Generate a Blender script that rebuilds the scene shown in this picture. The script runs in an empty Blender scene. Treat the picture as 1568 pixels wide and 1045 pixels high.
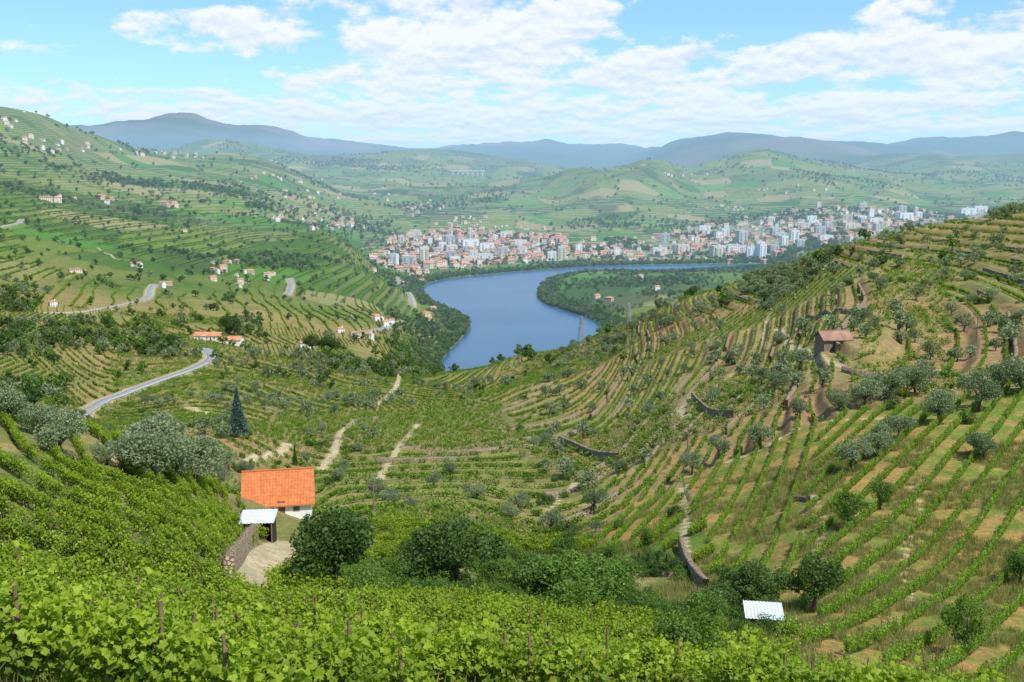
import bpy, math, numpy as np
from mathutils import Vector
rng=np.random.default_rng(7)
# Sightings (bearing mark, elevation mark) are read like a theodolite survey from the lookout and turned
# into real world ground positions; everything then stands on the terrain at those world coordinates.
FP=1524.0; TH=math.radians(9.4); CAMZ=200.0
cT,sT=math.cos(TH),math.sin(TH)
def ray(u,v):
    cx=(u-784.0)/FP; cy=-(v-522.5)/FP
    return np.array([cx, cT+cy*sT, -sT+cy*cT])
# ---------------------------------------------------------------- terrain survey (bearing mark, elevation mark, forward distance)
SV="""0 1045 15;0 900 36;0 800 58;0 700 85;0 645 106;0 600 300;0 540 450;0 490 600;0 440 780;0 390 980;0 340 1250;0 290 1600;0 240 2000;0 205 2300;0 170 2600;0 206 11000
150 1045 17;150 900 42;150 800 66;150 720 98;150 668 120;150 625 360;150 560 500;150 490 700;150 430 950;150 380 1200;150 330 1600;150 280 2100;150 240 2700;150 212 3200;150 197 11000
80 184 2900;560 251 7000;620 243 7000;685 242 7000;750 251 7000;330 234 6800;430 242 6800;210 193 11200;350 200 11200;460 218 11000
300 1045 20;300 900 50;300 830 70;300 790 88;300 740 114;300 650 270;300 590 420;300 540 570;300 490 760;300 440 1000;300 390 1300;300 340 1700;300 290 2400;300 255 3200;300 240 3600;285 189 11500
400 1045 24;400 940 52;400 880 78;400 850 90;400 800 118;400 770 130;400 690 240;400 640 330;400 590 440;400 540 620;400 480 850;400 430 1150;400 370 1600;400 320 2200;400 280 3000;400 252 3900;400 203 11000
520 1045 23;520 960 42;520 905 68;520 850 95;520 800 135;520 750 185;520 700 250;520 650 340;520 600 470;520 560 600;520 520 780;520 470 1050;520 420 1350;520 375 1700;520 340 2700;520 320 3200;520 290 4300;520 262 5600;520 228 11000
600 1045 26;600 960 48;600 900 80;600 840 110;600 780 155;600 730 205;600 680 275;600 630 380;600 600 480;600 575 640;600 540 800;600 500 1000;600 465 1250;600 440 1400;600 405 2150;600 370 2600;600 330 3300;600 290 4500;600 262 5600;630 236 11000
690 1045 30;690 960 52;690 900 82;690 840 112;690 780 150;690 720 215;690 670 300;690 620 420;690 585 560;690 573 610
740 405 2350;740 375 2700;740 340 3200;740 310 3800;740 285 4600;740 262 6000;740 226 12500
800 1045 34;800 980 50;800 930 78;800 880 105;800 830 135;800 780 165;800 730 205;800 680 265;800 630 350;800 590 440;800 560 540;800 548 580
860 370 2700;860 345 3200;860 320 3600;860 290 4100;860 270 4400;810 262 6300;860 225 12500
920 1045 40;920 980 58;920 930 82;920 870 112;920 800 145;920 740 185;920 690 235;920 640 300;920 590 380;920 550 460;920 515 560
950 400 2380;950 370 2700;950 340 3200;950 300 3700;950 272 4050;950 257 4400;905 264 4300;1000 261 4400;960 260 4700;950 228 12000
1040 1045 45;1040 960 72;1040 900 98;1040 840 115;1040 760 145;1040 700 175;1040 650 215;1040 600 270;1040 550 340;1040 500 430;1040 462 540
1040 404 2310;1040 375 2650;1040 345 3200;1040 310 3700;1040 280 4300;1050 264 4800;1110 248 4950;1040 228 9800
1160 1045 48;1160 960 70;1160 900 90;1160 820 115;1160 740 140;1160 670 165;1160 610 210;1160 560 270;1160 510 340;1160 460 430;1160 425 510
1160 400 2260;1160 370 2600;1160 340 3200;1160 300 3900;1160 270 4400;1180 237 5000;1230 242 5050;1160 221 8200;1090 224 8200;1230 222 8400
1300 1045 52;1300 960 72;1300 880 90;1300 800 108;1300 720 130;1300 650 155;1300 600 175;1300 560 200;1300 520 225;1300 480 280;1300 440 350;1300 400 430;1300 375 500
1300 370 2500;1300 340 3000;1300 300 3800;1300 270 4600;1290 252 5200;1300 226 8500
1430 1045 56;1430 960 74;1430 880 92;1430 800 108;1430 720 125;1430 650 145;1430 610 165;1430 560 200;1430 520 235;1430 470 290;1430 420 360;1430 370 440;1430 345 500
1430 345 3000;1430 320 3600;1430 290 4400;1430 272 5200;1400 252 6600;1430 226 9500
1568 1045 60;1568 960 76;1568 880 92;1568 800 106;1568 720 122;1568 650 140;1568 600 155;1568 560 180;1568 500 230;1568 450 290;1568 400 360;1568 350 430;1568 325 480
1568 320 3400;1568 290 4500;1568 270 5500;1568 248 7000;1568 222 9500
1800 1045 66;1800 800 108;1800 600 155;1800 450 290;1800 300 440;1800 260 5500;1800 222 9500
-250 1045 13;-250 800 54;-250 640 100;-250 600 300;-250 400 900;-250 200 2400;-250 190 11000"""
HV="""0 145 -39;0 190 -49;0 3300 90;0 4400 40;0 8000 60;150 165 -49;150 240 -66;150 4300 60;150 7000 30;300 150 -50;300 200 -59;300 4600 20;300 7500 20;400 170 -60;400 4800 0;400 7500 0
520 1950 -120;520 2300 -165;600 1700 -186;690 760 -165;690 900 -195;800 720 -160;800 900 -198;920 700 -150;920 880 -196;1040 680 -130;1040 850 -190;1160 640 -110;1160 850 -185;1300 640 -95;1300 850 -180;1430 640 -80;1430 850 -170;1568 640 -65;1568 850 -160;1800 700 -50;1800 1000 -140
1160 1200 -190;1300 1300 -185;1430 1400 -180;1568 1500 -170;1160 1800 -185;1300 1900 -180;1430 2200 -165;1568 2400 -150;950 5500 -60;950 7500 0;950 9500 60;860 5400 -60;860 8500 0;1040 5600 -20;1160 6200 20;1300 6100 0;740 8500 0;600 7500 0;1430 7600 0;1568 8000 20
0 14500 100;300 14500 100;600 14500 100;900 15000 100;1200 14500 100;1568 14500 100;1200 11500 60;1568 12000 100
-400 2 -1.9;0 2 -1.9;784 2 -2.0;1568 2 -2.2;2000 2 -2.2;-400 1 -1.7;784 1 -1.7;2000 1 -1.7;0 6 -4.1;0 9 -5.5;400 12 -7.6;784 6 -4.8;1568 6 -5.4;784 14 -8.3;1568 14 -9.5;1568 30 -18;1100 20 -11.5;-250 5000 80"""
BV="""680 545 -198;717 505 -198;690 478 -197;650 445 -197;680 428 -197;750 419 -197;850 411 -197;930 406 -197;760 520 -200;770 470 -200;790 430 -200;835 430 -196;826 455 -197;880 478 -196;925 500 -196;900 440 -190;1000 432 -186;1000 462 -184;1060 440 -184;1080 425 -188;1150 430 -184"""
PX=[];PZ=[]
def addw(x,y,z): PX.append((x,y)); PZ.append(z)
def parse(s): return [tuple(float(q) for q in t.split()) for t in s.replace('\n',';').split(';') if t.strip()]
for u,v,Y in parse(SV):
    d=ray(u,v); k=Y/d[1]; addw(d[0]*k,Y,d[2]*k)
for u,Y,z in parse(HV):
    addw((u-784)/FP*Y,Y,z)
for u,v,z in parse(BV):
    d=ray(u,v); k=z/d[2]; addw(d[0]*k,d[1]*k,z)
PX=np.array(PX);PZ=np.array(PZ)
pr=np.hypot(PX[:,0],PX[:,1]); pph=np.arctan2(PX[:,0],PX[:,1])
FX=np.stack([3*pph,np.log(pr)],1); tv=PZ/pr
def kern(A,B): return -np.sqrt(((A[:,None,:]-B[None])**2).sum(-1)+0.008)
n=len(FX); K=np.zeros((n+1,n+1)); K[:n,:n]=kern(FX,FX)-np.eye(n)*0.004; K[:n,n]=1;K[n,:n]=1
sol=np.linalg.solve(K,np.append(tv,0)); W=sol[:n];C0=sol[n]
def rbf(ph,lr):
    A=np.stack([3*ph.ravel(),lr.ravel()],1); out=np.empty(len(A))
    for i in range(0,len(A),20000): out[i:i+20000]=kern(A[i:i+20000],FX)@W+C0
    return out.reshape(ph.shape)
R1=16000.0
cph=np.linspace(math.radians(-62),math.radians(62),520); clr=np.linspace(0,math.log(R1),760)
gp,gl=np.meshgrid(cph,clr,indexing='ij'); CT=rbf(gp,gl)
def sm(x,a,b):
    t=np.clip((x-a)/(b-a),0,1); return t*t*(3-2*t)
def bil(G,PH,LR,ph,lr):
    i=np.clip(np.searchsorted(PH,ph)-1,0,len(PH)-2); j=np.clip(np.searchsorted(LR,lr)-1,0,len(LR)-2)
    a=np.clip((ph-PH[i])/(PH[i+1]-PH[i]),0,1); b=np.clip((lr-LR[j])/(LR[j+1]-LR[j]),0,1)
    return G[i,j]*(1-a)*(1-b)+G[i+1,j]*a*(1-b)+G[i,j+1]*(1-a)*b+G[i+1,j+1]*a*b
def hsh(ix,iy,s):
    h=(ix*374761393+iy*668265263+s*1442695041)&0xffffffff
    h=((h^(h>>13))*1274126177)&0xffffffff
    h=((h^(h>>15))*2246822519)&0xffffffff
    return ((h^(h>>16))&0xffffff)/float(0xffffff)
def vn(x,y,s):
    ix=np.floor(x).astype(np.int64);iy=np.floor(y).astype(np.int64);fx=x-ix;fy=y-iy
    fx=fx*fx*(3-2*fx);fy=fy*fy*(3-2*fy)
    return (hsh(ix,iy,s)*(1-fx)*(1-fy)+hsh(ix+1,iy,s)*fx*(1-fy)+hsh(ix,iy+1,s)*(1-fx)*fy+hsh(ix+1,iy+1,s)*fx*fy)
def fbm(x,y,wl,o,s,rdg=False):
    out=0;a=.5;tot=0
    for k in range(o):
        ca,sa=math.cos(.6+k*1.1),math.sin(.6+k*1.1);q=vn((x*ca-y*sa)/wl+k*17.3,(x*sa+y*ca)/wl-k*9.1,s+k)
        if rdg: q=1-np.abs(2*q-1)
        out=out+a*q; tot+=a; a*=.5; wl*=.5
    return out/tot-0.5
# river outline on the water plane
RV=[(680,572),(678,550),(700,525),(717,505),(716,490),(692,478),(665,466),(650,452),(650,438),(680,428),(750,420),(850,412),(930,407),(1060,405),(1180,404),(1180,411),(1080,416),(1020,418),(960,420),(885,421),(838,431),(824,447),(828,462),(860,474),(900,486),(922,500),(930,520),(1000,560),(1150,560),(1150,640),(800,640)]
def onwater(u,v):
    d=ray(u,v);k=-200/d[2];return (d[0]*k,d[1]*k)
def cat(P,step,closed=False):
    P=[np.array(p,float) for p in P]; n=len(P); out=[]
    m=n if closed else n-1
    for i in range(m):
        g=(lambda k:P[k%n]) if closed else (lambda k:P[min(max(k,0),n-1)])
        p0,p1,p2,p3=g(i-1),g(i),g(i+1),g(i+2); k=max(2,int(np.linalg.norm(p2-p1)/step))
        for t in np.arange(k)/k:
            out.append(.5*((2*p1)+(-p0+p2)*t+(2*p0-5*p1+4*p2-p3)*t*t+(-p0+3*p1-3*p2+p3)*t**3))
    if not closed: out.append(P[-1])
    return np.array(out)
RIV=cat([onwater(*p) for p in RV],60,True)
def inpoly(x,y,P):
    P=np.asarray(P); ins=np.zeros(x.shape,bool); j=len(P)-1
    for i in range(len(P)):
        xi,yi=P[i];xj,yj=P[j]
        if yi!=yj:
            c=((yi>y)!=(yj>y))&(x<(xj-xi)*(y-yi)/(yj-yi)+xi); ins^=c
        j=i
    return ins
def pdist(x,y,P,closed=True):
    P=np.asarray(P); d=np.full(x.shape,1e18); m=len(P) if closed else len(P)-1
    for i in range(m):
        a=P[i];b=P[(i+1)%len(P)];ab=b-a;L=ab@ab+1e-9
        t=np.clip(((x-a[0])*ab[0]+(y-a[1])*ab[1])/L,0,1)
        d=np.minimum(d,(x-a[0]-t*ab[0])**2+(y-a[1]-t*ab[1])**2)
    return np.sqrt(d)
def base(x,y,riv=True):
    r=np.hypot(x,y); ph=np.arctan2(x,y); lr=np.log(np.maximum(r,1.0))
    lim=math.radians(60)
    t=bil(CT,cph,clr,np.clip(ph,-lim,lim),lr)
    z=t*np.maximum(r,1.0)
    wb=sm(np.abs(ph),lim,math.pi); back=-1.7+0.22*r*np.exp(-r/900)
    z=z*(1-wb)+back*wb+CAMZ
    hi=sm(z,8,60)
    z=z+1.6*fbm(x,y,70,2,3)*sm(r,160,400)+0.5*fbm(x,y,14,2,4)*sm(r,8,40)*(1-sm(r,200,300))
    m=r>850
    if m.any():
        xx,yy,rr,hh=x[m],y[m],r[m],hi[m]
        z[m]+=hh*(34*fbm(xx,yy,330,3,5)*sm(rr,900,2500)+62*fbm(xx,yy,750,4,15,True)*sm(rr,2600,4500)+190*fbm(xx,yy,1700,5,6,True)*sm(rr,5000,8500))
    if riv:
        m=(r>750)&(r<3600)&(y>700)
        if m.any():
            xx,yy,zz=x[m],y[m],z[m]
            sd=pdist(xx,yy,RIV); ins=inpoly(xx,yy,RIV)
            land=np.maximum(zz,1.2+np.minimum(sd*.06,5)); land=0.8+(land-0.8)*sm(sd,-5,40)
            z[m]=np.where(ins,np.maximum(-4,-.3-.25*sd),land)
        z=np.where((r>600)&(r<=750),np.maximum(z,1.5),z)
        z=np.where(r>3600,np.maximum(z,3),z)
    return z
# fine polar grid
a=math.radians(31)
PH=np.concatenate([np.linspace(-math.pi,-a,110)[:-1],np.linspace(-a,a,940),np.linspace(a,math.pi,110)[1:]])
def seg(r0,r1,k): return np.linspace(math.log(r0),math.log(r1),k)[:-1]
LR=np.concatenate([seg(1,12,50),seg(12,150,420),seg(150,800,820),seg(800,4000,420),seg(4000,R1,190),[math.log(R1)]])
GP,GL=np.meshgrid(PH,LR,indexing='ij'); GR=np.exp(GL); GX=GR*np.sin(GP); GY=GR*np.cos(GP)
ZS=base(GX,GY)
def Ts(x,y): x=np.asarray(x,float);y=np.asarray(y,float);return bil(ZS,PH,LR,np.arctan2(x,y),np.log(np.maximum(np.hypot(x,y),1)))
def survey(u,v):
    d=ray(u,v); h=math.hypot(d[0],d[1]); rr=np.exp(np.linspace(math.log(4),math.log(15000),5000))
    x=d[0]/h*rr;y=d[1]/h*rr; zz=CAMZ+d[2]/h*rr; g=Ts(x,y)-zz; k=np.argmax(g>0)
    if not (g>0).any(): k=4999
    k0=max(k-1,0); t=g[k0]/(g[k0]-g[k]+1e-9) if k>0 else 0
    return np.array([x[k0]+(x[k]-x[k0])*t, y[k0]+(y[k]-y[k0])*t])
def poly(L): return np.array([survey(u,v) for u,v in L])
# ---------------------------------------------------------------- land parcels (voronoi)
def parcels(x,y,cell,s):
    x=x+cell*.5*fbm(x,y,cell*1.3,2,s+50); y=y+cell*.5*fbm(x,y,cell*1.3,2,s+60)
    ix=np.floor(x/cell).astype(np.int64);iy=np.floor(y/cell).astype(np.int64)
    f1=np.full(x.shape,1e18);f2=f1.copy();idn=np.zeros(x.shape);id2=np.zeros(x.shape)
    for dx in(-1,0,1):
        for dy in(-1,0,1):
            cx=ix+dx;cy=iy+dy
            px=(cx+.15+.7*hsh(cx,cy,s))*cell;py=(cy+.15+.7*hsh(cx,cy,s+1))*cell
            d=np.hypot(x-px,y-py); nr=d<f1
            f2=np.where(nr,f1,np.minimum(f2,d)); idn=np.where(nr,hsh(cx,cy,s+2),idn); id2=np.where(nr,hsh(cx,cy,s+3),id2); f1=np.where(nr,d,f1)
    return idn,id2,(f2-f1)
# ---------------------------------------------------------------- roads and tracks
ROADS=[([(120,634),(150,620),(190,603),(240,584),(285,568),(312,557),(323,547),(318,539),(300,536)],5.5,'a'),
 ([(60,478),(110,480),(160,472),(200,464),(226,456),(230,444),(236,436)],6,'a'),
 ([(545,514),(575,506),(600,499),(615,492)],7,'a'),
 ([(0,348),(28,342),(34,336)],6,'a'),([(610,425),(625,448),(633,468)],6,'a'),([(440,452),(446,438),(443,426)],6,'a')]
TRACKS=[([(368,905),(400,868),(430,855),(448,842),(440,832)],3.0),([(190,705),(215,712),(235,722)],3.5),
 ([(572,622),(595,608),(608,590),(612,568)],3),([(490,720),(512,690),(525,660),(545,645)],2.6),([(1046,745),(1052,790),(1046,830),(1062,880)],1.5),
 ([(285,622),(315,632),(345,640)],4),([(1245,760),(1262,800),(1248,850),(1258,900)],1.0),([(1395,740),(1410,780),(1385,850),(1395,920)],.9),
 ([(1060,602),(1042,625),(1050,640)],2.5),([(1180,480),(1168,510),(1172,530)],1.6),([(1380,640),(1240,650),(1160,690),(1060,725)],1.4),
 ([(580,735),(600,700),(640,650)],2),([(380,700),(430,690),(440,680)],3),([(830,800),(880,740),(940,715)],1.4),
 ([(150,380),(180,395),(215,400)],3),([(480,310),(500,330),(530,350)],3),([(1440,560),(1320,560),(1240,540),(1190,500)],2)]
ZF=ZS.copy()
roadpts=[]
for P,w,k in ROADS:
    C=cat(poly(P),3.0); zc=Ts(C[:,0],C[:,1]); kk=min(15,len(zc)//2*2-1); kk=max(kk,3)
    zp=np.pad(zc,kk//2,mode='edge'); zc=np.convolve(zp,np.ones(kk)/kk,'valid')[:len(C)]
    roadpts.append((C,zc,w))
tracks=[(cat(poly(P),2.0),w) for P,w in TRACKS]
rr=GR
nearm=(rr>100)&(rr<950)&(np.abs(GP)<math.radians(60))
ID=np.zeros(GX.shape);ID2=np.zeros(GX.shape);ED=np.full(GX.shape,50.)
ID[nearm],ID2[nearm],ED[nearm]=parcels(GX[nearm],GY[nearm],62,11)
farm=(rr>=950)&(rr<7000)&(np.abs(GP)<math.radians(60))
ID[farm],ID2[farm],ED[farm]=parcels(GX[farm],GY[farm],130,21)
GOLD=poly([(1045,735),(1160,682),(1420,615),(1640,600),(1690,1100),(1200,1070),(1215,960),(1110,880)])
GOLDL=poly([(1040,700),(1260,640),(1235,760),(1215,1090),(1100,1090)])
GOLD2=poly([(905,830),(960,765),(1030,740),(1040,800),(1000,830),(930,845)])
GARD=poly([(560,875),(640,850),(780,850),(940,850),(1050,850),(1110,900),(1210,950),(1190,1010),(1060,965),(900,940),(700,925),(560,925)])
PLAT=poly([(352,895),(372,850),(415,828),(450,835),(470,850),(440,880),(400,905)])
TOWN=[poly([(555,388),(600,362),(700,348),(860,362),(872,398),(700,411),(612,416)]),poly([(860,372),(1000,362),(1100,342),(1400,322),(1510,322),(1510,342),(1340,362),(1200,398),(1000,400),(860,398)])]
STRAIGHT=0.72; FALLOW=0.97
def terr(z,dz):
    q=z/dz;k=np.floor(q);f=q-k; return dz*(k+.12*f+.88*sm(f,.64,.97))
sel=nearm&(rr>125)
tw=np.where(sel,sm(rr,125,170)*(1-sm(rr,700,800))*np.where(ID<STRAIGHT,1,.0)*sm(ED,1,6),0)
tw=np.where(inpoly(GX,GY,GOLD),0,tw)
ZF=ZF*(1-tw)+terr(ZF,2.4)*tw
tw2=np.where((np.abs(GP)<math.radians(60)),sm(rr,760,900)*(1-sm(rr,2400,3200))*np.where(ID<.8,.75,0)*sm(ZS,15,30),0)
ZF=ZF*(1-tw2)+terr(ZF,5.0)*tw2
DR=np.zeros(GX.shape)
def near_samples(C,w,fn):
    pad=w+12
    m=(GX>C[:,0].min()-pad)&(GX<C[:,0].max()+pad)&(GY>C[:,1].min()-pad)&(GY<C[:,1].max()+pad)
    idx=np.flatnonzero(m); xs=GX.ravel()[idx];ys=GY.ravel()[idx]
    for i in range(0,len(idx),40000):
        dx=xs[i:i+40000,None]-C[None,:,0];dy=ys[i:i+40000,None]-C[None,:,1];d2=dx*dx+dy*dy
        j=d2.argmin(1);fn(idx[i:i+40000],np.sqrt(d2[np.arange(len(j)),j]),j)
ZFr=ZF.ravel();DRr=DR.ravel()
for C,zc,w in roadpts:
    def fn(ix,d,j):
        q=1-sm(d,w*.5+1.5,w*.5+6); ZFr[ix]=ZFr[ix]*(1-q)+(zc[j]-.12)*q
        DRr[ix]=np.maximum(DRr[ix],.7*(1-sm(d,w*.5+1,w*.5+3)))
    near_samples(C,w,fn)
for C,w in tracks:
    def fn(ix,d,j): DRr[ix]=np.maximum(DRr[ix],.9*(1-sm(d,w*.35,w*.7)))
    near_samples(C,w,fn)
ZF=ZFr.reshape(GX.shape);DR=DRr.reshape(GX.shape)
DR=np.maximum(DR,np.where(inpoly(GX,GY,PLAT),.95,0))
def T(x,y): x=np.asarray(x,float);y=np.asarray(y,float);return bil(ZF,PH,LR,np.arctan2(x,y),np.log(np.maximum(np.hypot(x,y),1)))
def Dm(x,y): return bil(DR,PH,LR,np.arctan2(x,y),np.log(np.maximum(np.hypot(x,y),1)))
# ground cover base colours
def L3(a,b,t): return a*(1-t[...,None])+b*t[...,None]
col=lambda *c:np.array(c,float)
n1=fbm(GX,GY,40,3,31)+.5; n2=fbm(GX,GY,5,3,33)+.5; n3=fbm(GX,GY,260,3,35)+.5
TC=L3(col(.105,.165,.03),col(.21,.20,.065),sm(n1,.35,.65))
TC=L3(TC,col(.34,.26,.12),.75*sm(n2,.42,.7)*(1-sm(rr,300,900)*.4))
dzr=np.gradient(ZF,axis=1)/np.maximum(np.gradient(GR,axis=1),1e-6); dzp=np.gradient(ZF,axis=0)/np.maximum(np.gradient(GP,axis=0)*GR,1e-6)
SL=np.hypot(dzr,dzp)
pc=np.where(nearm,ID2,.3)
TC=L3(TC,col(.29,.22,.10),.6*sm(pc,.55,.8)*nearm*1.)
TC=L3(TC,col(.12,.20,.04),.6*(1-sm(pc,.1,.35))*nearm)
TC=L3(TC,col(.225,.165,.085),.82*sm(SL,.5,.9)*(rr>120)*(rr<3200))
TC=L3(TC,col(.20,.13,.065),.7*sm(fbm(GX,GY,3,3,41)+.5,.4,.6)*(rr<75))
TC=L3(TC,col(.09,.13,.035),.6*(1-sm(ED,1.0,3.0))*nearm)
TC=L3(TC,col(.31,.21,.10),.38*nearm*(rr>130)*(ID<FALLOW))
TC=L3(TC,col(.34,.19,.11),.42*nearm*(GP>.05)*sm(fbm(GX,GY,34,3,98)+.5,.60,.68)*(rr>150)*(rr<560))
fg=sm(rr,800,1300)
FC=L3(col(.06,.13,.017),col(.15,.20,.036),sm(ID2,.2,.9)*.9)
FC=L3(FC,col(.33,.27,.14),.75*sm(ID,.84,.88)*(ID2>.4));FC=L3(FC,col(.085,.215,.027),.75*((ID2>.26)&(ID2<.44)))
FC=L3(FC,col(.05,.085,.028),.8*sm(n3,.60,.70))
FC=L3(FC,col(.06,.09,.03),.5*(1-sm(ED,2,7)))
FC=L3(FC,col(.28,.22,.12),.55*sm(SL,.5,1.0))
fm=sm(rr,5500,8500); FM=L3(col(.05,.085,.045),col(.14,.12,.09),sm(fbm(GX,GY,1500,4,95)+.5,.5,.65)); FC=L3(FC,FM,fm)
TC=L3(TC,FC,fg)
g=inpoly(GX,GY,GOLD)|inpoly(GX,GY,GOLD2)
GC=L3(col(.35,.225,.085),col(.165,.21,.045),sm(fbm(GX,GY,1.5,3,76)+.5+.8*(fbm(GX,GY,17,3,78)),.25,.7))
TC=np.where(g[...,None],GC,TC)
for PS in ([(1222,492),(1240,468),(1300,456),(1390,462),(1385,480),(1300,486)],[(1170,600),(1240,585),(1262,625),(1200,640)],[(855,672),(900,664),(985,690),(940,712),(880,700)],[(1060,600),(1120,640),(1090,650),(1055,625)],[(975,500),(1040,488),(1052,505),(1000,530)],[(1395,520),(1440,512),(1450,535),(1400,540)],[(1110,450),(1150,445),(1150,480),(1115,478)]):
    TC=L3(TC,col(.37,.215,.12),.85*inpoly(GX,GY,poly(PS))*sm(fbm(GX,GY,7,3,97)+.5,.3,.5))
TC=L3(TC,col(.50,.41,.27),DR)
for P in TOWN:
    ii=inpoly(GX,GY,P)*.6; TC=L3(TC,col(.34,.31,.27),ii*sm(fbm(GX,GY,60,2,90)+.5,.4,.6))
# ---------------------------------------------------------------- helpers
def newmat(name):
    m=bpy.data.materials.new(name);m.use_nodes=True;nt=m.node_tree;nt.nodes.clear();return m,nt
def nd(nt,t,**k):
    x=nt.nodes.new(t)
    for a_,b_ in k.items(): setattr(x,a_,b_)
    return x
def bsdf_out(nt,colsock,rough=.8,spec=.2,bump=None):
    b=nd(nt,'ShaderNodeBsdfPrincipled');o=nd(nt,'ShaderNodeOutputMaterial')
    if colsock is not None:
        if isinstance(colsock,tuple): b.inputs['Base Color'].default_value=(*colsock,1)
        else: nt.links.new(colsock,b.inputs['Base Color'])
    b.inputs['Roughness'].default_value=rough; b.inputs['Specular IOR Level'].default_value=spec
    if bump is not None: nt.links.new(bump,b.inputs['Normal'])
    nt.links.new(b.outputs[0],o.inputs[0]);return b
def mixc(nt,f,a_,b_,mode='MIX'):
    m=nd(nt,'ShaderNodeMix',data_type='RGBA',blend_type=mode)
    for s,v in((m.inputs[0],f),(m.inputs[6],a_),(m.inputs[7],b_)):
        if hasattr(v,'links'): nt.links.new(v,s)
        else: s.default_value=v if not isinstance(v,tuple) else (*v,1)
    return m.outputs[2]
def mth(nt,op,a_,b_=None,clamp=False):
    m=nd(nt,'ShaderNodeMath',operation=op,use_clamp=clamp)
    for i,v in enumerate((a_,b_)):
        if v is None: continue
        if hasattr(v,'links'): nt.links.new(v,m.inputs[i])
        else: m.inputs[i].default_value=v
    return m.outputs[0]
def noise(nt,vec,scale,detail=3,rough=.5):
    x=nd(nt,'ShaderNodeTexNoise');x.inputs['Scale'].default_value=scale;x.inputs['Detail'].default_value=detail;x.inputs['Roughness'].default_value=rough
    if vec is not None: nt.links.new(vec,x.inputs['Vector'])
    return x.outputs[0]
def ramp(nt,f,a0,a1):
    m=nd(nt,'ShaderNodeMapRange');m.inputs[1].default_value=a0;m.inputs[2].default_value=a1;nt.links.new(f,m.inputs[0]);return m.outputs[0]
def simple(name,c,rough=.8,var=.25,scale=3.,spec=.2,bumps=0):
    m,nt=newmat(name);g_=nd(nt,'ShaderNodeNewGeometry')
    n_=noise(nt,g_.outputs['Position'],scale,4)
    c2=tuple(min(1,q*(1+var)) for q in c);c1=tuple(q*(1-var) for q in c)
    bp=None
    if bumps:
        b_=nd(nt,'ShaderNodeBump');b_.inputs['Strength'].default_value=bumps;b_.inputs['Distance'].default_value=.05;nt.links.new(n_,b_.inputs['Height']);bp=b_.outputs[0]
    bsdf_out(nt,mixc(nt,ramp(nt,n_,.3,.7),c1,c2),rough,spec,bp);return m
def leafmat(name,c1,c2,tr=.35,gloss=.35):
    m,nt=newmat(name);oi=nd(nt,'ShaderNodeObjectInfo');g_=nd(nt,'ShaderNodeNewGeometry')
    n_=noise(nt,g_.outputs['Position'],2.3,2)
    f=mth(nt,'ADD',mth(nt,'MULTIPLY',oi.outputs['Random'],.6),mth(nt,'MULTIPLY',g_.outputs['Random Per Island'],.4))
    f=mth(nt,'ADD',f,mth(nt,'MULTIPLY',mth(nt,'SUBTRACT',n_,.5),1.0),True)
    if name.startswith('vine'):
        # yellow-green shoots on top; darker low leaves are shade painted in to define rows
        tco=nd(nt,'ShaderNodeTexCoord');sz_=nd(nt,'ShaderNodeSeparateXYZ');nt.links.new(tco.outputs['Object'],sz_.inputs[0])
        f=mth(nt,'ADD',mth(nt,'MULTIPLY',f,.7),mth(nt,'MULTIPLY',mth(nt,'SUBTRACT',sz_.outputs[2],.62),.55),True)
    c=mixc(nt,f,c1,c2)
    b=nd(nt,'ShaderNodeBsdfPrincipled');b.inputs['Roughness'].default_value=.55;b.inputs['Specular IOR Level'].default_value=gloss;nt.links.new(c,b.inputs['Base Color'])
    t=nd(nt,'ShaderNodeBsdfTranslucent');nt.links.new(mixc(nt,1.0,c,(1.5,1.6,.6),'MULTIPLY'),t.inputs[0])
    mx=nd(nt,'ShaderNodeMixShader');mx.inputs[0].default_value=tr;nt.links.new(b.outputs[0],mx.inputs[1]);nt.links.new(t.outputs[0],mx.inputs[2])
    o=nd(nt,'ShaderNodeOutputMaterial');nt.links.new(mx.outputs[0],o.inputs[0]);return m
def mesh_np(name,V,Q,mats=(),mi=None,smooth=False):
    me=bpy.data.meshes.new(name);V=np.asarray(V,np.float32);Q=np.asarray(Q,np.int32);k=Q.shape[1]
    me.vertices.add(len(V));me.vertices.foreach_set('co',V.ravel())
    me.loops.add(Q.size);me.loops.foreach_set('vertex_index',Q.ravel())
    me.polygons.add(len(Q));me.polygons.foreach_set('loop_start',np.arange(0,Q.size,k,dtype=np.int32));me.polygons.foreach_set('loop_total',np.full(len(Q),k,np.int32))
    for m in mats: me.materials.append(m)
    if mi is not None: me.polygons.foreach_set('material_index',np.asarray(mi,np.int32))
    if smooth: me.polygons.foreach_set('use_smooth',np.ones(len(Q),bool))
    me.update();me.validate();return me
SC=bpy.context.scene.collection
def link(name,me,loc=(0,0,0),rz=0,parent=None,s=1):
    o=bpy.data.objects.new(name,me);SC.objects.link(o);o.location=loc;o.rotation_euler=(0,0,rz)
    if parent: o.parent=parent
    if s!=1: o.scale=(s,s,s) if not isinstance(s,tuple) else s
    return o
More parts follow.
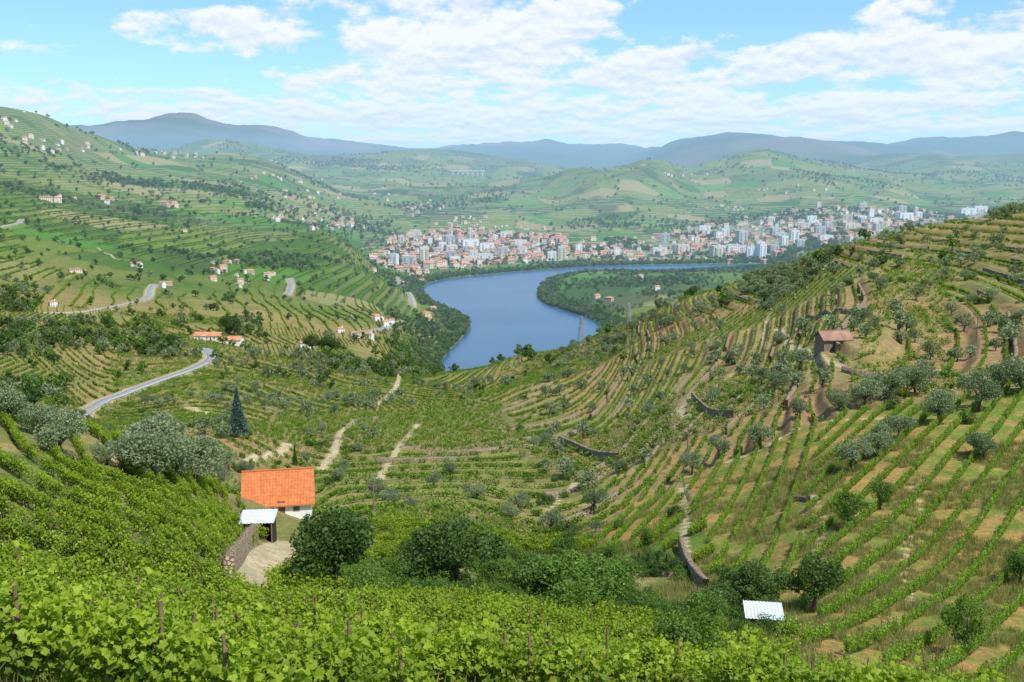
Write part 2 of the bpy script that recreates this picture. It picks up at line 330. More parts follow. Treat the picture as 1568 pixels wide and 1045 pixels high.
# ---------------------------------------------------------------- terrain mesh
ni,nj=GX.shape
V=np.stack([GX,GY,ZF],-1).reshape(-1,3)
I=np.arange(ni*nj).reshape(ni,nj)
Q=np.stack([I[:-1,:-1],I[1:,:-1],I[1:,1:],I[:-1,1:]],-1).reshape(-1,4)[:, ::-1]
m,nt=newmat('hillside_ground');g_=nd(nt,'ShaderNodeNewGeometry');pos=g_.outputs['Position']
at=nd(nt,'ShaderNodeAttribute',attribute_name='tint');ft=nd(nt,'ShaderNodeAttribute',attribute_name='farw')
c=at.outputs['Color']
nA=noise(nt,pos,2.2,5,.65);nB=noise(nt,pos,.35,4,.6)
c=mixc(nt,1.0,c,mixc(nt,ramp(nt,nA,.3,.7),(.62,.66,.6),(1.35,1.3,1.25)),'MULTIPLY')
c=mixc(nt,1.0,c,mixc(nt,ramp(nt,nB,.3,.7),(.75,.8,.75),(1.22,1.18,1.15)),'MULTIPLY')
sx=nd(nt,'ShaderNodeSeparateXYZ');nt.links.new(pos,sx.inputs[0])
nC=noise(nt,pos,.012,3)
zz=mth(nt,'ADD',mth(nt,'MULTIPLY',sx.outputs[2],1/5.0),mth(nt,'MULTIPLY',nC,1.5))
st=mth(nt,'ABSOLUTE',mth(nt,'SUBTRACT',mth(nt,'FRACT',zz),.5))
st=ramp(nt,st,.22,.34)
nD=noise(nt,pos,.02,2)
w_=mth(nt,'MULTIPLY',mth(nt,'MULTIPLY',st,ft.outputs['Fac']),ramp(nt,nD,.38,.5))
c=mixc(nt,mth(nt,'MULTIPLY',w_,.6),c,(.30,.27,.14))
bp=nd(nt,'ShaderNodeBump');bp.inputs['Strength'].default_value=.7;bp.inputs['Distance'].default_value=.25;nt.links.new(nA,bp.inputs['Height'])
bsdf_out(nt,c,.95,.1,bp.outputs[0])
me=mesh_np('terrain',V,Q,[m],smooth=True)
at=me.color_attributes.new('tint','FLOAT_COLOR','POINT')
at.data.foreach_set('color',np.concatenate([TC.reshape(-1,3),np.ones((ni*nj,1))],1).astype(np.float32).ravel())
fa=me.attributes.new('farw','FLOAT','POINT');fa.data.foreach_set('value',(sm(rr,1300,2200)*(1-sm(rr,5000,7500))*sm(ZS,8,20)*(ID<.8)).astype(np.float32).ravel())
link('terrain',me)
# water
m,nt=newmat('river_water');g_=nd(nt,'ShaderNodeNewGeometry')
mp=nd(nt,'ShaderNodeMapping');mp.inputs['Scale'].default_value=(.5,.12,1);nt.links.new(g_.outputs['Position'],mp.inputs[0])
n_=noise(nt,mp.outputs[0],1.0,4,.6);n2_=noise(nt,g_.outputs['Position'],.006,3)
b_=nd(nt,'ShaderNodeBump');b_.inputs['Strength'].default_value=.35;b_.inputs['Distance'].default_value=.5;nt.links.new(n_,b_.inputs['Height'])
bsdf_out(nt,mixc(nt,ramp(nt,n2_,.35,.65),(.03,.09,.17),(.045,.12,.215)),.28,.4,b_.outputs[0])
link('river',mesh_np('river',[(-900,780,0),(2200,780,0),(2200,3300,0),(-900,3300,0)],[(0,1,2,3)],[m]))
# roads
asph=simple('asphalt',(.30,.29,.28),.9,.12,.6);white=simple('white_paint',(.72,.71,.68),.7,.06,2);rail=simple('galvanised_rail',(.45,.46,.47),.5,.1,2)
def ribbon(name,C,zc,w,mat,off=0.,dz=0.0):
    t=np.gradient(C,axis=0);t/=np.linalg.norm(t,axis=1)[:,None]+1e-9;nrm=np.stack([-t[:,1],t[:,0]],1)
    a_=C+nrm*(off+w/2);b_=C+nrm*(off-w/2)
    V=np.concatenate([np.c_[a_,zc+dz],np.c_[b_,zc+dz],np.c_[a_,zc+dz-.6],np.c_[b_,zc+dz-.6]]);n_=len(C);k=np.arange(n_-1)
    Q=np.concatenate([np.stack([k,k+n_,k+n_+1,k+1],1),np.stack([k,k+1,k+1+2*n_,k+2*n_],1),np.stack([k+n_,k+3*n_,k+3*n_+1,k+n_+1],1)])
    return mesh_np(name,V,Q,[mat])
for C,zc,w in roadpts:
    o=link('road',ribbon('road',C,zc,w,asph,0,.06))
    for s in(-1,1):
        link('edge_line',ribbon('edge_line',C,zc,.25,white,s*(w/2-.4),.075),parent=o)
    link('guard_rail',ribbon('guard_rail',C,zc,.18,rail,-(w/2+.2),.75),parent=o)
# ---------------------------------------------------------------- foliage prototypes
def leaves(P,s,asp=.6,up=.0,seed=1):
    r=np.random.default_rng(seed);n=len(P);a_=r.normal(size=(n,3));a_/=np.linalg.norm(a_,axis=1)[:,None]
    b_=r.normal(size=(n,3));b_[:,2]*=(1-up);b_-=a_*(a_*b_).sum(1)[:,None];b_/=np.linalg.norm(b_,axis=1)[:,None]+1e-9
    s=(s*r.uniform(.6,1.35,n))[:,None]
    V=np.stack([P+a_*s,P+b_*s*asp,P-a_*s,P-b_*s*asp],1).reshape(-1,3);Q=np.arange(4*n).reshape(n,4);return V,Q
def tube(pts,rad,k=6):
    pts=np.asarray(pts,float);V=[];Q=[]
    for i,p in enumerate(pts):
        t=pts[min(i+1,len(pts)-1)]-pts[max(i-1,0)];t=t/(np.linalg.norm(t)+1e-9);a_=np.cross(t,[.3,.9,.1]);a_/=np.linalg.norm(a_)+1e-9;b_=np.cross(t,a_)
        for j in range(k):
            w=2*math.pi*j/k;V.append(p+rad[i]*(math.cos(w)*a_+math.sin(w)*b_))
    for i in range(len(pts)-1):
        for j in range(k):
            Q.append((i*k+j,i*k+(j+1)%k,(i+1)*k+(j+1)%k,(i+1)*k+j))
    return np.array(V),np.array(Q)
def join(parts):
    V=[];Q=[];M=[];o=0
    for v,q,mi in parts:
        V.append(v);Q.append(np.asarray(q)+o);M.append(np.full(len(q),mi));o+=len(v)
    return np.concatenate(V),np.concatenate(Q),np.concatenate(M)
def treemesh(name,h,w,nl,ls,seed,mats,kind='round'):
    r=np.random.default_rng(seed);parts=[]
    if kind=='cone':
        v,q=tube([(0,0,-.4),(0,0,h*.5),(0,0,h*.97)],[.03*h,.018*h,.004*h]);parts.append((v,q,0))
        zf=r.uniform(0,1,nl)**1.3;lay=(zf*14+r.normal(0,.12,nl));lf=lay-np.floor(lay)
        rad=(1-zf)*(w/2)*(1-.45*lf)*r.uniform(.35,1.05,nl)**.5; th=r.uniform(0,2*math.pi,nl);rad=rad*(1+.15*np.sin(th*5+zf*20))
        P=np.stack([rad*np.cos(th),rad*np.sin(th),h*(.07+.93*zf)],1)
    else:
        th_=h*.3
        lean=r.normal(0,.05*h,2)
        if kind!='bush':
            v,q=tube([(0,0,-.5),(lean[0]*.3,lean[1]*.3,th_*.6),(lean[0],lean[1],th_*1.15),(lean[0]*1.2,lean[1]*1.2,h*.7)],[.05*h*.9,.04*h,.03*h,.006*h],7);parts.append((v,q,0))
        K=int(9+w*1.6) if kind!='far' else 7
        cz=h*.62 if kind!='bush' else h*.45; rz=h*.36 if kind!='bush' else h*.5
        cen=[];cr=[]
        for i in range(K):
            d=r.normal(size=3);d/=np.linalg.norm(d);f=r.uniform(.45,.85);k=np.array([d[0]*w*.5*f,d[1]*w*.5*f,cz+d[2]*rz*f]);cen.append(k);cr.append(r.uniform(.15,.27)*w)
            if kind!='bush' and i<8:
                v,q=tube([(lean[0],lean[1],th_*r.uniform(.8,1.2)),(lean[0]*.6+k[0]*.45,lean[1]*.6+k[1]*.45,(th_+k[2])*.5),tuple(k)],[.022*h,.014*h,.004*h],5);parts.append((v,q,0))
        cen=np.array(cen);cr=np.array(cr);ci=r.integers(0,K,nl)
        d=r.normal(size=(nl,3));d/=np.linalg.norm(d,axis=1)[:,None];P=cen[ci]+d*(cr[ci]*r.uniform(.25,1.05,nl)**.45)[:,None]*np.array([1,1,.8])
        P[:,2]=np.maximum(P[:,2],.1*h if kind=='bush' else .2*h)
    v,q=leaves(P,ls,.6,0,seed);parts.append((v,q,1))
    V,Q,M=join(parts);return mesh_np(name,V,Q,mats,M)
bark=simple('bark',(.13,.105,.08),.95,.3,6)
oliveM=leafmat('olive_foliage',(.11,.165,.07),(.27,.32,.17),.25,.4)
darkM=leafmat('dark_foliage',(.04,.085,.015),(.10,.17,.03),.3)
midM=leafmat('green_foliage',(.055,.125,.015),(.16,.26,.035),.35)
blueM=leafmat('conifer_foliage',(.05,.10,.08),(.10,.155,.13),.1)
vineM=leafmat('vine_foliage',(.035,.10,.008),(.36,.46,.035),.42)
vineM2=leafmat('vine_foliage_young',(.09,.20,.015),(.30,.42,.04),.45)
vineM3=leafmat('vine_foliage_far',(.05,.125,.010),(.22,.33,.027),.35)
grassM=leafmat('grass_blades',(.14,.20,.04),(.40,.34,.15),.3)
wood=simple('weathered_wood',(.24,.15,.10),.9,.3,8)
def protocoll(name,meshes):
    c=bpy.data.collections.new(name)
    for i,me in enumerate(meshes):
        o=bpy.data.objects.new('%s_%02d'%(name,i),me);c.objects.link(o)
    return c
def instancer(name,x,y,z,rz,scl,idx,coll):
    n=len(x);me=bpy.data.meshes.new(name);me.vertices.add(n);me.vertices.foreach_set('co',np.stack([x,y,z],1).astype(np.float32).ravel())
    rot=np.zeros((n,3),np.float32);rot[:,2]=rz
    a_=me.attributes.new('rot','FLOAT_VECTOR','POINT');a_.data.foreach_set('vector',rot.ravel())
    scl=np.asarray(scl,np.float32); scl=np.repeat(scl[:,None],3,1) if scl.ndim==1 else scl
    a_=me.attributes.new('scl','FLOAT_VECTOR','POINT');a_.data.foreach_set('vector',scl.ravel())
    a_=me.attributes.new('idx','INT','POINT');a_.data.foreach_set('value',np.asarray(idx,np.int32))
    o=link(name,me);ng=bpy.data.node_groups.new(name,'GeometryNodeTree')
    ng.interface.new_socket('Geometry',in_out='INPUT',socket_type='NodeSocketGeometry');ng.interface.new_socket('Geometry',in_out='OUTPUT',socket_type='NodeSocketGeometry')
    N=ng.nodes;i_=N.new('NodeGroupInput');o_=N.new('NodeGroupOutput');ip=N.new('GeometryNodeInstanceOnPoints');ci=N.new('GeometryNodeCollectionInfo')
    ci.inputs[0].default_value=coll;ci.inputs['Separate Children'].default_value=True;ci.inputs['Reset Children'].default_value=True
    def na(nm,t): q=N.new('GeometryNodeInputNamedAttribute');q.data_type=t;q.inputs[0].default_value=nm;return q.outputs[0]
    e=N.new('FunctionNodeEulerToRotation');L=ng.links
    L.new(i_.outputs[0],ip.inputs['Points']);L.new(ci.outputs[0],ip.inputs['Instance']);ip.inputs['Pick Instance'].default_value=True
    L.new(na('idx','INT'),ip.inputs['Instance Index']);L.new(na('rot','FLOAT_VECTOR'),e.inputs[0]);L.new(e.outputs[0],ip.inputs['Rotation']);L.new(na('scl','FLOAT_VECTOR'),ip.inputs['Scale'])
    L.new(ip.outputs[0],o_.inputs[0]);md=o.modifiers.new('scatter','NODES');md.node_group=ng;return o
ang=np.linspace(0,2*math.pi,11)[:-1]; lr_=np.array([1,.62,.95,.6,.8,.45,.8,.6,.95,.62])
def vinemesh(name,n,ls,seed,length=1.3,lobed=True,trunk=True,width=.32,z0=.35,z1=1.55,mat=None):
    r=np.random.default_rng(seed)
    x=r.uniform(-length/2,length/2,n);t=r.uniform(0,1,n)**.8;z=z0+(z1-z0)*t+.14*np.sin(x*7+seed)*t+.1*np.sin(x*13+2*seed)
    k=r.random(n)<.10; z=np.where(k,z+r.uniform(0,.4,n),z)
    side=r.choice([-1,1],n);wd=width*(.55+.45*np.sin(math.pi*np.clip(t,.1,.95)));y=side*wd*r.uniform(.3,1.1,n)*(1+.3*np.sin(x*5+seed*3));y=np.where(k,y*.5,y)
    P=np.stack([x,y,z],1)
    if not lobed:
        v,q=leaves(P,ls,.75,0,seed);parts=[(v,q,0)]
        if trunk: tv_,tq=tube([(0,0,-.3),(.03,0,z0+.3)],[.035,.025],4);parts.append((tv_,tq,1))
        V,Q,M=join(parts);return mesh_np(name,V,Q,[mat or vineM,wood],M)
    nn=r.normal(size=(n,3));nn[:,2]=np.abs(nn[:,2])+.5;nn[:,1]+=side*.6;nn/=np.linalg.norm(nn,axis=1)[:,None]
    a_=np.cross(nn,r.normal(size=(n,3)));a_/=np.linalg.norm(a_,axis=1)[:,None];b_=np.cross(nn,a_);s=ls*r.uniform(.55,1.25,n)
    ring=P[:,None,:]+s[:,None,None]*lr_[None,:,None]*(np.cos(ang)[None,:,None]*a_[:,None,:]+np.sin(ang)[None,:,None]*b_[:,None,:])+nn[:,None,:]*(s*.25)[:,None,None]*np.cos(ang*2)[None,:,None]
    V=ring.reshape(-1,3);faces=[list(range(i*10,i*10+10)) for i in range(n)];base_n=len(V);mi=[0]*n
    tv_,tq=tube([(0,0,-.3),(.05,.02,.3),(0,-.02,.75)],[.045,.035,.03],5);tv2,tq2=tube([(-length/2,0,.8),(0,0,.78),(length/2,0,.82)],[.015,.02,.015],4)
    V=np.concatenate([V,tv_,tv2]);faces+=[[int(k)+base_n for k in f] for f in tq];faces+=[[int(k)+base_n+len(tv_) for k in f] for f in tq2];mi+=[1]*(len(tq)+len(tq2))
    me=bpy.data.meshes.new(name);me.from_pydata([tuple(p) for p in V.tolist()],[],faces);me.materials.append(mat or vineM);me.materials.append(wood);me.polygons.foreach_set('material_index',mi);me.update();return me
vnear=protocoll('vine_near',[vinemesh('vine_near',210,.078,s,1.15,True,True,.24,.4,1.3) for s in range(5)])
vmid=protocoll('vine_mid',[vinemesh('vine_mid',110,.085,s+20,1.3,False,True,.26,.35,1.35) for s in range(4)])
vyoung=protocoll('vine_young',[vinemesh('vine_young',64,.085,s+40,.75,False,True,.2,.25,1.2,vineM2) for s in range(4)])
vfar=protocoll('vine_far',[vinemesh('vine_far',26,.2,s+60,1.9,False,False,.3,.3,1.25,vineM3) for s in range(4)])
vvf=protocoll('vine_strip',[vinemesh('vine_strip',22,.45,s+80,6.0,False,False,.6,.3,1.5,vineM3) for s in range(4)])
# ---------------------------------------------------------------- vine rows
HOUSES_XY=[]
def scat(n,r0,r1,p0,p1):
    r=np.sqrt(rng.uniform(r0*r0,r1*r1,n));p=np.radians(rng.uniform(p0,p1,n));return r*np.sin(p),r*np.cos(p)
def grad(x,y,e):
    return (Ts(x+e,y)-Ts(x-e,y))/(2*e),(Ts(x,y+e)-Ts(x,y-e))/(2*e)
def contour(x,y,dz,offs,e=1.5):
    z=Ts(x,y);offs=np.array(offs);k=np.floor(z/dz);cand=(k[:,None]+offs[None])*dz;tg=cand[np.arange(len(z)),np.abs(cand-z[:,None]).argmin(1)]
    for _ in range(4):
        gx,gy=grad(x,y,e);g2=gx*gx+gy*gy+1e-4;dd=np.clip((tg-Ts(x,y))/g2,-8,8);x=x+gx*dd;y=y+gy*dd
    gx,gy=grad(x,y,e);ok=(np.hypot(gx,gy)>.09)&(np.abs(Ts(x,y)-tg)<.12)
    return x[ok],y[ok],np.arctan2(gx[ok],-gy[ok])
def straight(x,y,d,sp):
    d=np.array(d)/np.linalg.norm(d);n_=np.array([-d[1],d[0]]);s=x*n_[0]+y*n_[1];k=np.round(s/sp)*sp-s;return x+n_[0]*k,y+n_[1]*k,np.full(len(x),math.atan2(d[1],d[0]))
def clean(x,y,rz,extra=None,dirt=.3):
    ok=Dm(x,y)<dirt
    for P in (GARD,PLAT): ok&=~inpoly(x,y,P)
    for hx,hy,hr in HOUSES_XY: ok&=np.hypot(x-hx,y-hy)>hr
    if extra is not None: ok&=extra(x,y)
    return x[ok],y[ok],rz[ok]
for u,v,r_ in [(425,780,9),(397,812,5),(1275,530,7),(1168,960,2.5),(320,518,14),(355,526,12),(470,530,8)]:
    p=survey(u,v);HOUSES_XY.append((p[0],p[1],r_))
notgold=lambda x,y:~(inpoly(x,y,GOLD)|inpoly(x,y,GOLD2))
def put(name,x,y,rz,coll,s0,s1,zoff=0,sz=1.0):
    n=len(x);s=rng.uniform(s0,s1,n);S=np.stack([s,s,s*sz*rng.uniform(.85,1.15,n)],1)
    instancer(name,x,y,T(x,y)+zoff,rz+np.where(rng.random(n)<.5,0,math.pi),S,rng.integers(0,8,n),coll)
def fgrows(n,r0,r1,e=1.0):
    x,y=scat(n,r0,r1,-40,40);lm=np.arctan2(x,y)<-.17;gx_,gy_=grad(x,y,2.);fl=lm&(np.hypot(gx_,gy_)<.19)&(np.hypot(x,y)>26);lm2=lm&~fl
    A0=straight(x[fl],y[fl],(.70,-.71),3.3);k0=rng.random(len(A0[0]))<.8;A1=contour(x[lm2],y[lm2],1.7,[.5],e);A2=contour(x[~lm],y[~lm],1.3,[.5],e);k1=rng.random(len(A1[0]))<.8
    return tuple(np.concatenate([A1[j][k1],A2[j],A0[j][k0]]) for j in range(3))
x,y,rz=fgrows(2900,9,56);x,y,rz=clean(x,y,rz,lambda x,y:notgold(x,y)&(np.hypot(x,y)>10.5+6*sm(np.arctan2(x,y),-.35,.1)));put('vineyard',x,y,rz,vnear,.85,1.15)
px,py=[x],[y]
x,y,rz=fgrows(9500,56,135,1.5);x,y,rz=clean(x,y,rz,lambda x,y:notgold(x,y)&(fbm(x,y,25,2,61)>-.43));put('vineyard_slope',x,y,rz,vmid,.85,1.1)
px.append(x[::3]);py.append(y[::3])
# young vines: rows running up the slope
for sub,dd in ((True,(.36,.93)),(False,(.60,.80))):
    x,y=scat(60000,40,190,4,40);x,y,rz=straight(x,y,dd,2.75)
    def ing(x,y):
        gl_=inpoly(x,y,GOLDL)|inpoly(x,y,GOLD2); return (inpoly(x,y,GOLD)|inpoly(x,y,GOLD2))&(gl_ if sub else ~gl_)
    x,y,rz=clean(x,y,rz,lambda x,y:ing(x,y)&(fbm(x,y,12,2,62)>-.25));k=rng.random(len(x))<.32
    x,y,rz=x[k],y[k],rz[k];put('vineyard_young_vines',x,y,rz,vyoung,.65,1.05)
    px.append(x[::2]);py.append(y[::2])
px=np.concatenate(px);py=np.concatenate(py);k=rng.random(len(px))<.3
pv,pq=tube([(0,0,-.3),(.02,0,1.0),(0,.02,1.75)],[.04,.036,.032],5)
postc=protocoll('post',[mesh_np('post',pv,pq,[wood])])
put('vineyard_posts',px[k]+.1,py[k],rng.uniform(0,6,k.sum()),postc,.75,1.0)
# mid hillside
x,y=scat(112000,135,830,-33,33)
i1,i2,ed=parcels(x,y,62,11)
c_=(i1<STRAIGHT)
xc,yc,rc=contour(x[c_],y[c_],2.4,[.08,.50])
def okc(x,y):
    a1,a2,e=parcels(x,y,62,11);return (a1<STRAIGHT)&(e>2)&notgold(x,y)&(Ts(x,y)>12)&(fbm(x,y,55,2,63)>-.3)
xc,yc,rc=clean(xc,yc,rc,okc)
gx_,gy_=grad(x,y,4.);fl_=c_&(np.hypot(gx_,gy_)<.12)&(rng.random(len(x))<.8);xf,yf,rf=straight(x[fl_],y[fl_],(.92,.39),3.2);xf,yf,rf=clean(xf,yf,rf,okc);xc=np.concatenate([xc,xf]);yc=np.concatenate([yc,yf]);rc=np.concatenate([rc,rf])
s_=(i1>=STRAIGHT)&(i1<FALLOW)
xs,ys=x[s_],y[s_];idd=i2[s_];xo=[xc];yo=[yc];ro=[rc]
for q in range(6):
    mq=(idd*6).astype(int)==q;aa=math.radians(40+q*22);xx,yy,zz_=straight(xs[mq],ys[mq],(math.cos(aa),math.sin(aa)),3.0)
    def oks(x,y):
        a1,a2,e=parcels(x,y,62,11);return (a1>=STRAIGHT)&(a1<FALLOW)&((a2*6).astype(int)==q)&(e>2)&notgold(x,y)&(Ts(x,y)>12)
    xx,yy,zz_=clean(xx,yy,zz_,oks);xo.append(xx);yo.append(yy);ro.append(zz_)
x=np.concatenate(xo);y=np.concatenate(yo);rz=np.concatenate(ro);put('vineyard_terraces',x,y,rz,vfar,.75,1.0)
x,y=scat(75000,830,2000,-33,12);x,y,rz=contour(x,y,5.0,[.1,.5],4)
x,y,rz=clean(x,y,rz,lambda x,y:(Ts(x,y)>22)&(fbm(x,y,170,2,64)>-.14));put('vineyard_valley_side',x,y,rz,vvf,.8,1.2)
# grass tufts
def tuft(seed):
    r=np.random.default_rng(seed);n=26;P=np.stack([r.normal(0,.14,n),r.normal(0,.14,n),np.zeros(n)],1);h=r.uniform(.15,.45,n)[:,None];d=np.stack([r.normal(0,.3,n),r.normal(0,.3,n),np.ones(n)],1)
    s=np.cross(d,r.normal(size=(n,3)));s/=np.linalg.norm(s,axis=1)[:,None];V=np.stack([P-s*.012,P+s*.012,P+d*h+s*.003,P+d*h-s*.003],1).reshape(-1,3);return mesh_np('tuft',V,np.arange(4*n).reshape(n,4),[grassM])
tc=protocoll('tuft',[tuft(s) for s in range(5)])
x,y=scat(22000,13,60,-40,40);k=(fbm(x,y,3,2,70)>-.08)&(Dm(x,y)<.3);x,y=x[k],y[k];put('grass',x,y,rng.uniform(0,6,len(x)),tc,.8,1.6)
x,y=scat(26000,60,150,-8,38);k=(fbm(x,y,5,2,71)>-.02)&(Dm(x,y)<.3);x,y=x[k],y[k];put('dry_grass',x,y,rng.uniform(0,6,len(x)),tc,1.0,2.0)
# ---------------------------------------------------------------- trees
olv=[treemesh('olive',5,5.2,3200,.13,s+1,[bark,oliveM]) for s in range(4)]
oak=[treemesh('oak',6,6,5200,.14,s+11,[bark,darkM]) for s in range(3)]
grn=[treemesh('fruit',5,4.6,3000,.13,s+21,[bark,midM]) for s in range(3)]
bsh=[treemesh('shrub',3,3.8,1800,.12,s+31,[bark,midM if s%2 else darkM],'bush') for s in range(4)]
con=treemesh('conifer',12,6,6000,.22,5,[bark,blueM],'cone'); cyp=treemesh('cypress',9,3.0,3000,.2,6,[bark,darkM],'cone')
def tree(name,me,u,v,h,h0,wf=1.0):
    p=survey(u,v);s=h/h0;link(name,me,(p[0],p[1],float(T(p[0],p[1]))-.1),rng.uniform(0,6),None,(s*wf,s*wf,s))
for i,(u,v,h,wf) in enumerate([(518,912,6.2,1.1),(702,905,6.4,1.2),(1170,930,3.6,1.3),(640,880,3.6,1.2),(1245,937,5.0,.9),(1135,925,3.8,1.3),(505,545,14,1.3),(480,540,12,1.2),(352,512,13,1.2),(1100,945,2.8,1.3)]): tree('broadleaf_tree',oak[i%3],u,v,h,6,wf)
for i,(u,v,h,wf) in enumerate([(95,700,4.8,1),(230,716,6.5,1.1),(262,738,6.0,1.0),(300,745,6.2,1.1),(335,748,4.6,1),(205,690,5.5,1),(165,712,2.9,1),(255,700,6.8,1.1),(325,712,4,1),(240,740,6,1.2),(215,728,5,1.1),(282,722,6.6,1.2),(312,735,6,1.1),(345,720,4.6,1),(60,668,4,1),(20,655,4.5,1),
  (1305,722,4.6,1),(1340,702,4.2,1),(1375,672,4.0,1),(1352,680,3.2,1),(1325,618,5.4,1),(1362,612,5.2,1),(1402,606,6,1),(1436,648,5.5,1),(1498,628,5.8,1),(1535,604,5.2,1),(1566,602,6.2,1),(1165,688,4.5,1),(1100,702,4,1),(1060,722,4,1),(1283,628,4,1),
  (690,728,3.4,1),(665,742,3.2,1),(580,757,4,1),(726,760,4,1),(527,718,3,1),(910,782,4.5,.9),(1225,560,5,1),(1315,500,5.5,1),(1165,590,4.5,1),(1190,600,4,1),(1225,640,4,.8),(600,770,3.5,1)]): tree('olive_tree',olv[i%4],u,v,h,5,wf)
for i,(u,v,h,wf) in enumerate([(1300,812,4.4,.9),(1348,780,3.8,.8),(860,872,4,1.1),(905,940,4.6,1.2),(845,905,3.5,1.2),(940,925,3.8,1.2),(990,840,3,.9),(1050,1030,3.6,1.1),(1475,1010,4.6,.7),(600,905,3,1.1),(455,905,2.6,1.2),(820,925,4.6,1.4),(865,930,4.8,1.4),(925,925,4.6,1.3),(660,905,3.5,1.3),(1080,965,3,1.3),(560,930,3,1.2),(960,905,3.6,1.2),(880,955,3.4,1.2),(1010,960,2.4,1.2),(780,910,3.4,1.2),(750,905,3,1.1),(1560,895,3.5,.9)]): tree('fruit_tree',grn[i%3],u,v,h,5,wf)
tree('conifer_tree',con,365,668,13,12);tree('cypress_tree',cyp,452,712,5,9)
bc=protocoll('shrub_p',bsh+olv[:2]);fo=[treemesh('far_tree',7,7.5,230,.62,s+51,[bark,[darkM,midM,oliveM,darkM][s]],'far') for s in range(4)];fc=protocoll('far_tree_p',fo)
fol=protocoll('far_olive_p',[treemesh('far_olive',5,5.2,420,.30,s+71,[bark,oliveM]) for s in range(3)])
def offh(x,y,ex=3):
    h_=np.ones(len(x),bool)
    for hx,hy,hr in HOUSES_XY: h_&=np.hypot(x-hx,y-hy)>hr+ex
    return h_
x,y=scat(16000,75,420,-30,33);a1,a2,e=parcels(x,y,62,11);k=(((e<2.2)&(np.hypot(x,y)>130)&(fbm(x,y,30,2,81)>.02))|((fbm(x,y,28,3,82)>.22)&(rng.random(len(x))<.3)&notgold(x,y)))&(Dm(x,y)<.3)&(rng.random(len(x))<.4)&offh(x,y)
x,y=x[k],y[k];n=len(x);instancer('shrubs',x,y,T(x,y)-.1,rng.uniform(0,6,n),rng.uniform(.3,.8,n),rng.integers(0,6,n),bc)
lo=GARD.min(0);hi_=GARD.max(0);x=rng.uniform(lo[0],hi_[0],700);y=rng.uniform(lo[1],hi_[1],700);k=inpoly(x,y,GARD)&(fbm(x,y,9,2,83)>-.03);x,y=x[k],y[k];n=len(x);instancer('garden_scrub',x,y,T(x,y)-.1,rng.uniform(0,6,n),rng.uniform(.3,.7,n),rng.integers(0,4,n),bc)
x,y=scat(9000,200,640,-20,33);k=((fbm(x,y,60,2,84)>.2)|(fbm(x,y,18,2,85)>.30))&(Ts(x,y)>15)&(Dm(x,y)<.3)&(rng.random(len(x))<.17);RO=poly([(1130,452),(1205,402),(1275,388),(1250,432),(1180,475)]);k|=inpoly(x,y,RO)&(rng.random(len(x))<.8)
x,y=x[k],y[k]
xe,ye=scat(5000,170,560,2,31);a1,a2,e=parcels(xe,ye,62,11);ke=(((e<3.5)&(rng.random(len(xe))<.20))|(rng.random(len(xe))<.02))&(Dm(xe,ye)<.3)&notgold(xe,ye)&offh(xe,ye)&(Ts(xe,ye)>15);x=np.concatenate([x,xe[ke]]);y=np.concatenate([y,ye[ke]])
n=len(x);instancer('olive_grove',x,y,T(x,y)-.1,rng.uniform(0,6,n),rng.uniform(.55,1.05,n),rng.integers(0,3,n),fol)
x,y=scat(60000,420,2600,-33,33);r=np.hypot(x,y);a1,a2,e=parcels(x,y,130,21)
zz=Ts(x,y);k=(((fbm(x,y,150,3,86)>.2)&(rng.random(len(x))<.6))|((e<5)&(rng.random(len(x))<.42))|(rng.random(len(x))<.035))&(zz>2)&(Dm(x,y)<.2)&offh(x,y)
k&=~inpoly(x,y,RIV);x1,y1=x[k],y[k]
GRV=[(poly([(0,492),(120,488),(245,500),(262,538),(150,560),(0,548)]),.5),(poly([(0,590),(100,585),(115,628),(0,632)]),.6),(poly([(470,548),(560,555),(690,545),(690,572),(600,580),(480,570)]),.7),(poly([(0,440),(60,440),(60,478),(0,480)]),.7),(poly([(600,480),(680,484),(706,500),(690,562),(600,548)]),.65),(poly([(340,490),(400,488),(400,520),(340,516)]),.6),(poly([(180,560),(260,520),(290,530),(200,590)]),.3)]
for Pt in TOWN: GRV.append((Pt,.12))
for Pg,pd in GRV:
    lo=Pg.min(0);hi_=Pg.max(0);ng=int((hi_[0]-lo[0])*(hi_[1]-lo[1])/70);xg=rng.uniform(lo[0],hi_[0],ng);yg=rng.uniform(lo[1],hi_[1],ng);kg=inpoly(xg,yg,Pg)&(fbm(xg,yg,60,3,96)>.12-pd*.35)&(Dm(xg,yg)<.2)&offh(xg,yg)&(~inpoly(xg,yg,RIV));x1=np.concatenate([x1,xg[kg]]);y1=np.concatenate([y1,yg[kg]])
t=rng.uniform(0,1,12000);ii=rng.integers(0,len(RIV),12000);P0=RIV[ii];P1=RIV[(ii+1)%len(RIV)];P=P0+(P1-P0)*t[:,None]+rng.normal(0,17,(12000,2));k=(~inpoly(P[:,0],P[:,1],RIV))&(P[:,1]<2450)
x2,y2=P[k,0],P[k,1];k=T(x2,y2)>.3;x2,y2=x2[k],y2[k]
PEN=poly([(832,436),(850,424),(900,422),(1040,420),(1100,430),(1060,455),(1000,470),(930,498),(880,478),(830,462)])
lo=PEN.min(0);hi_=PEN.max(0);x3=rng.uniform(lo[0],hi_[0],5000);y3=rng.uniform(lo[1],hi_[1],5000);k=inpoly(x3,y3,PEN)&(fbm(x3,y3,110,2,87)>.05);x3,y3=x3[k],y3[k]
x=np.concatenate([x1,x2,x3]);y=np.concatenate([y1,y2,y3]);n=len(x);r=np.hypot(x,y);instancer('distant_trees',x,y,T(x,y)-.3,rng.uniform(0,6,n),rng.uniform(.45,1.1,n)*(1+.3*sm(r,1500,2500)),rng.integers(0,4,n),fc)
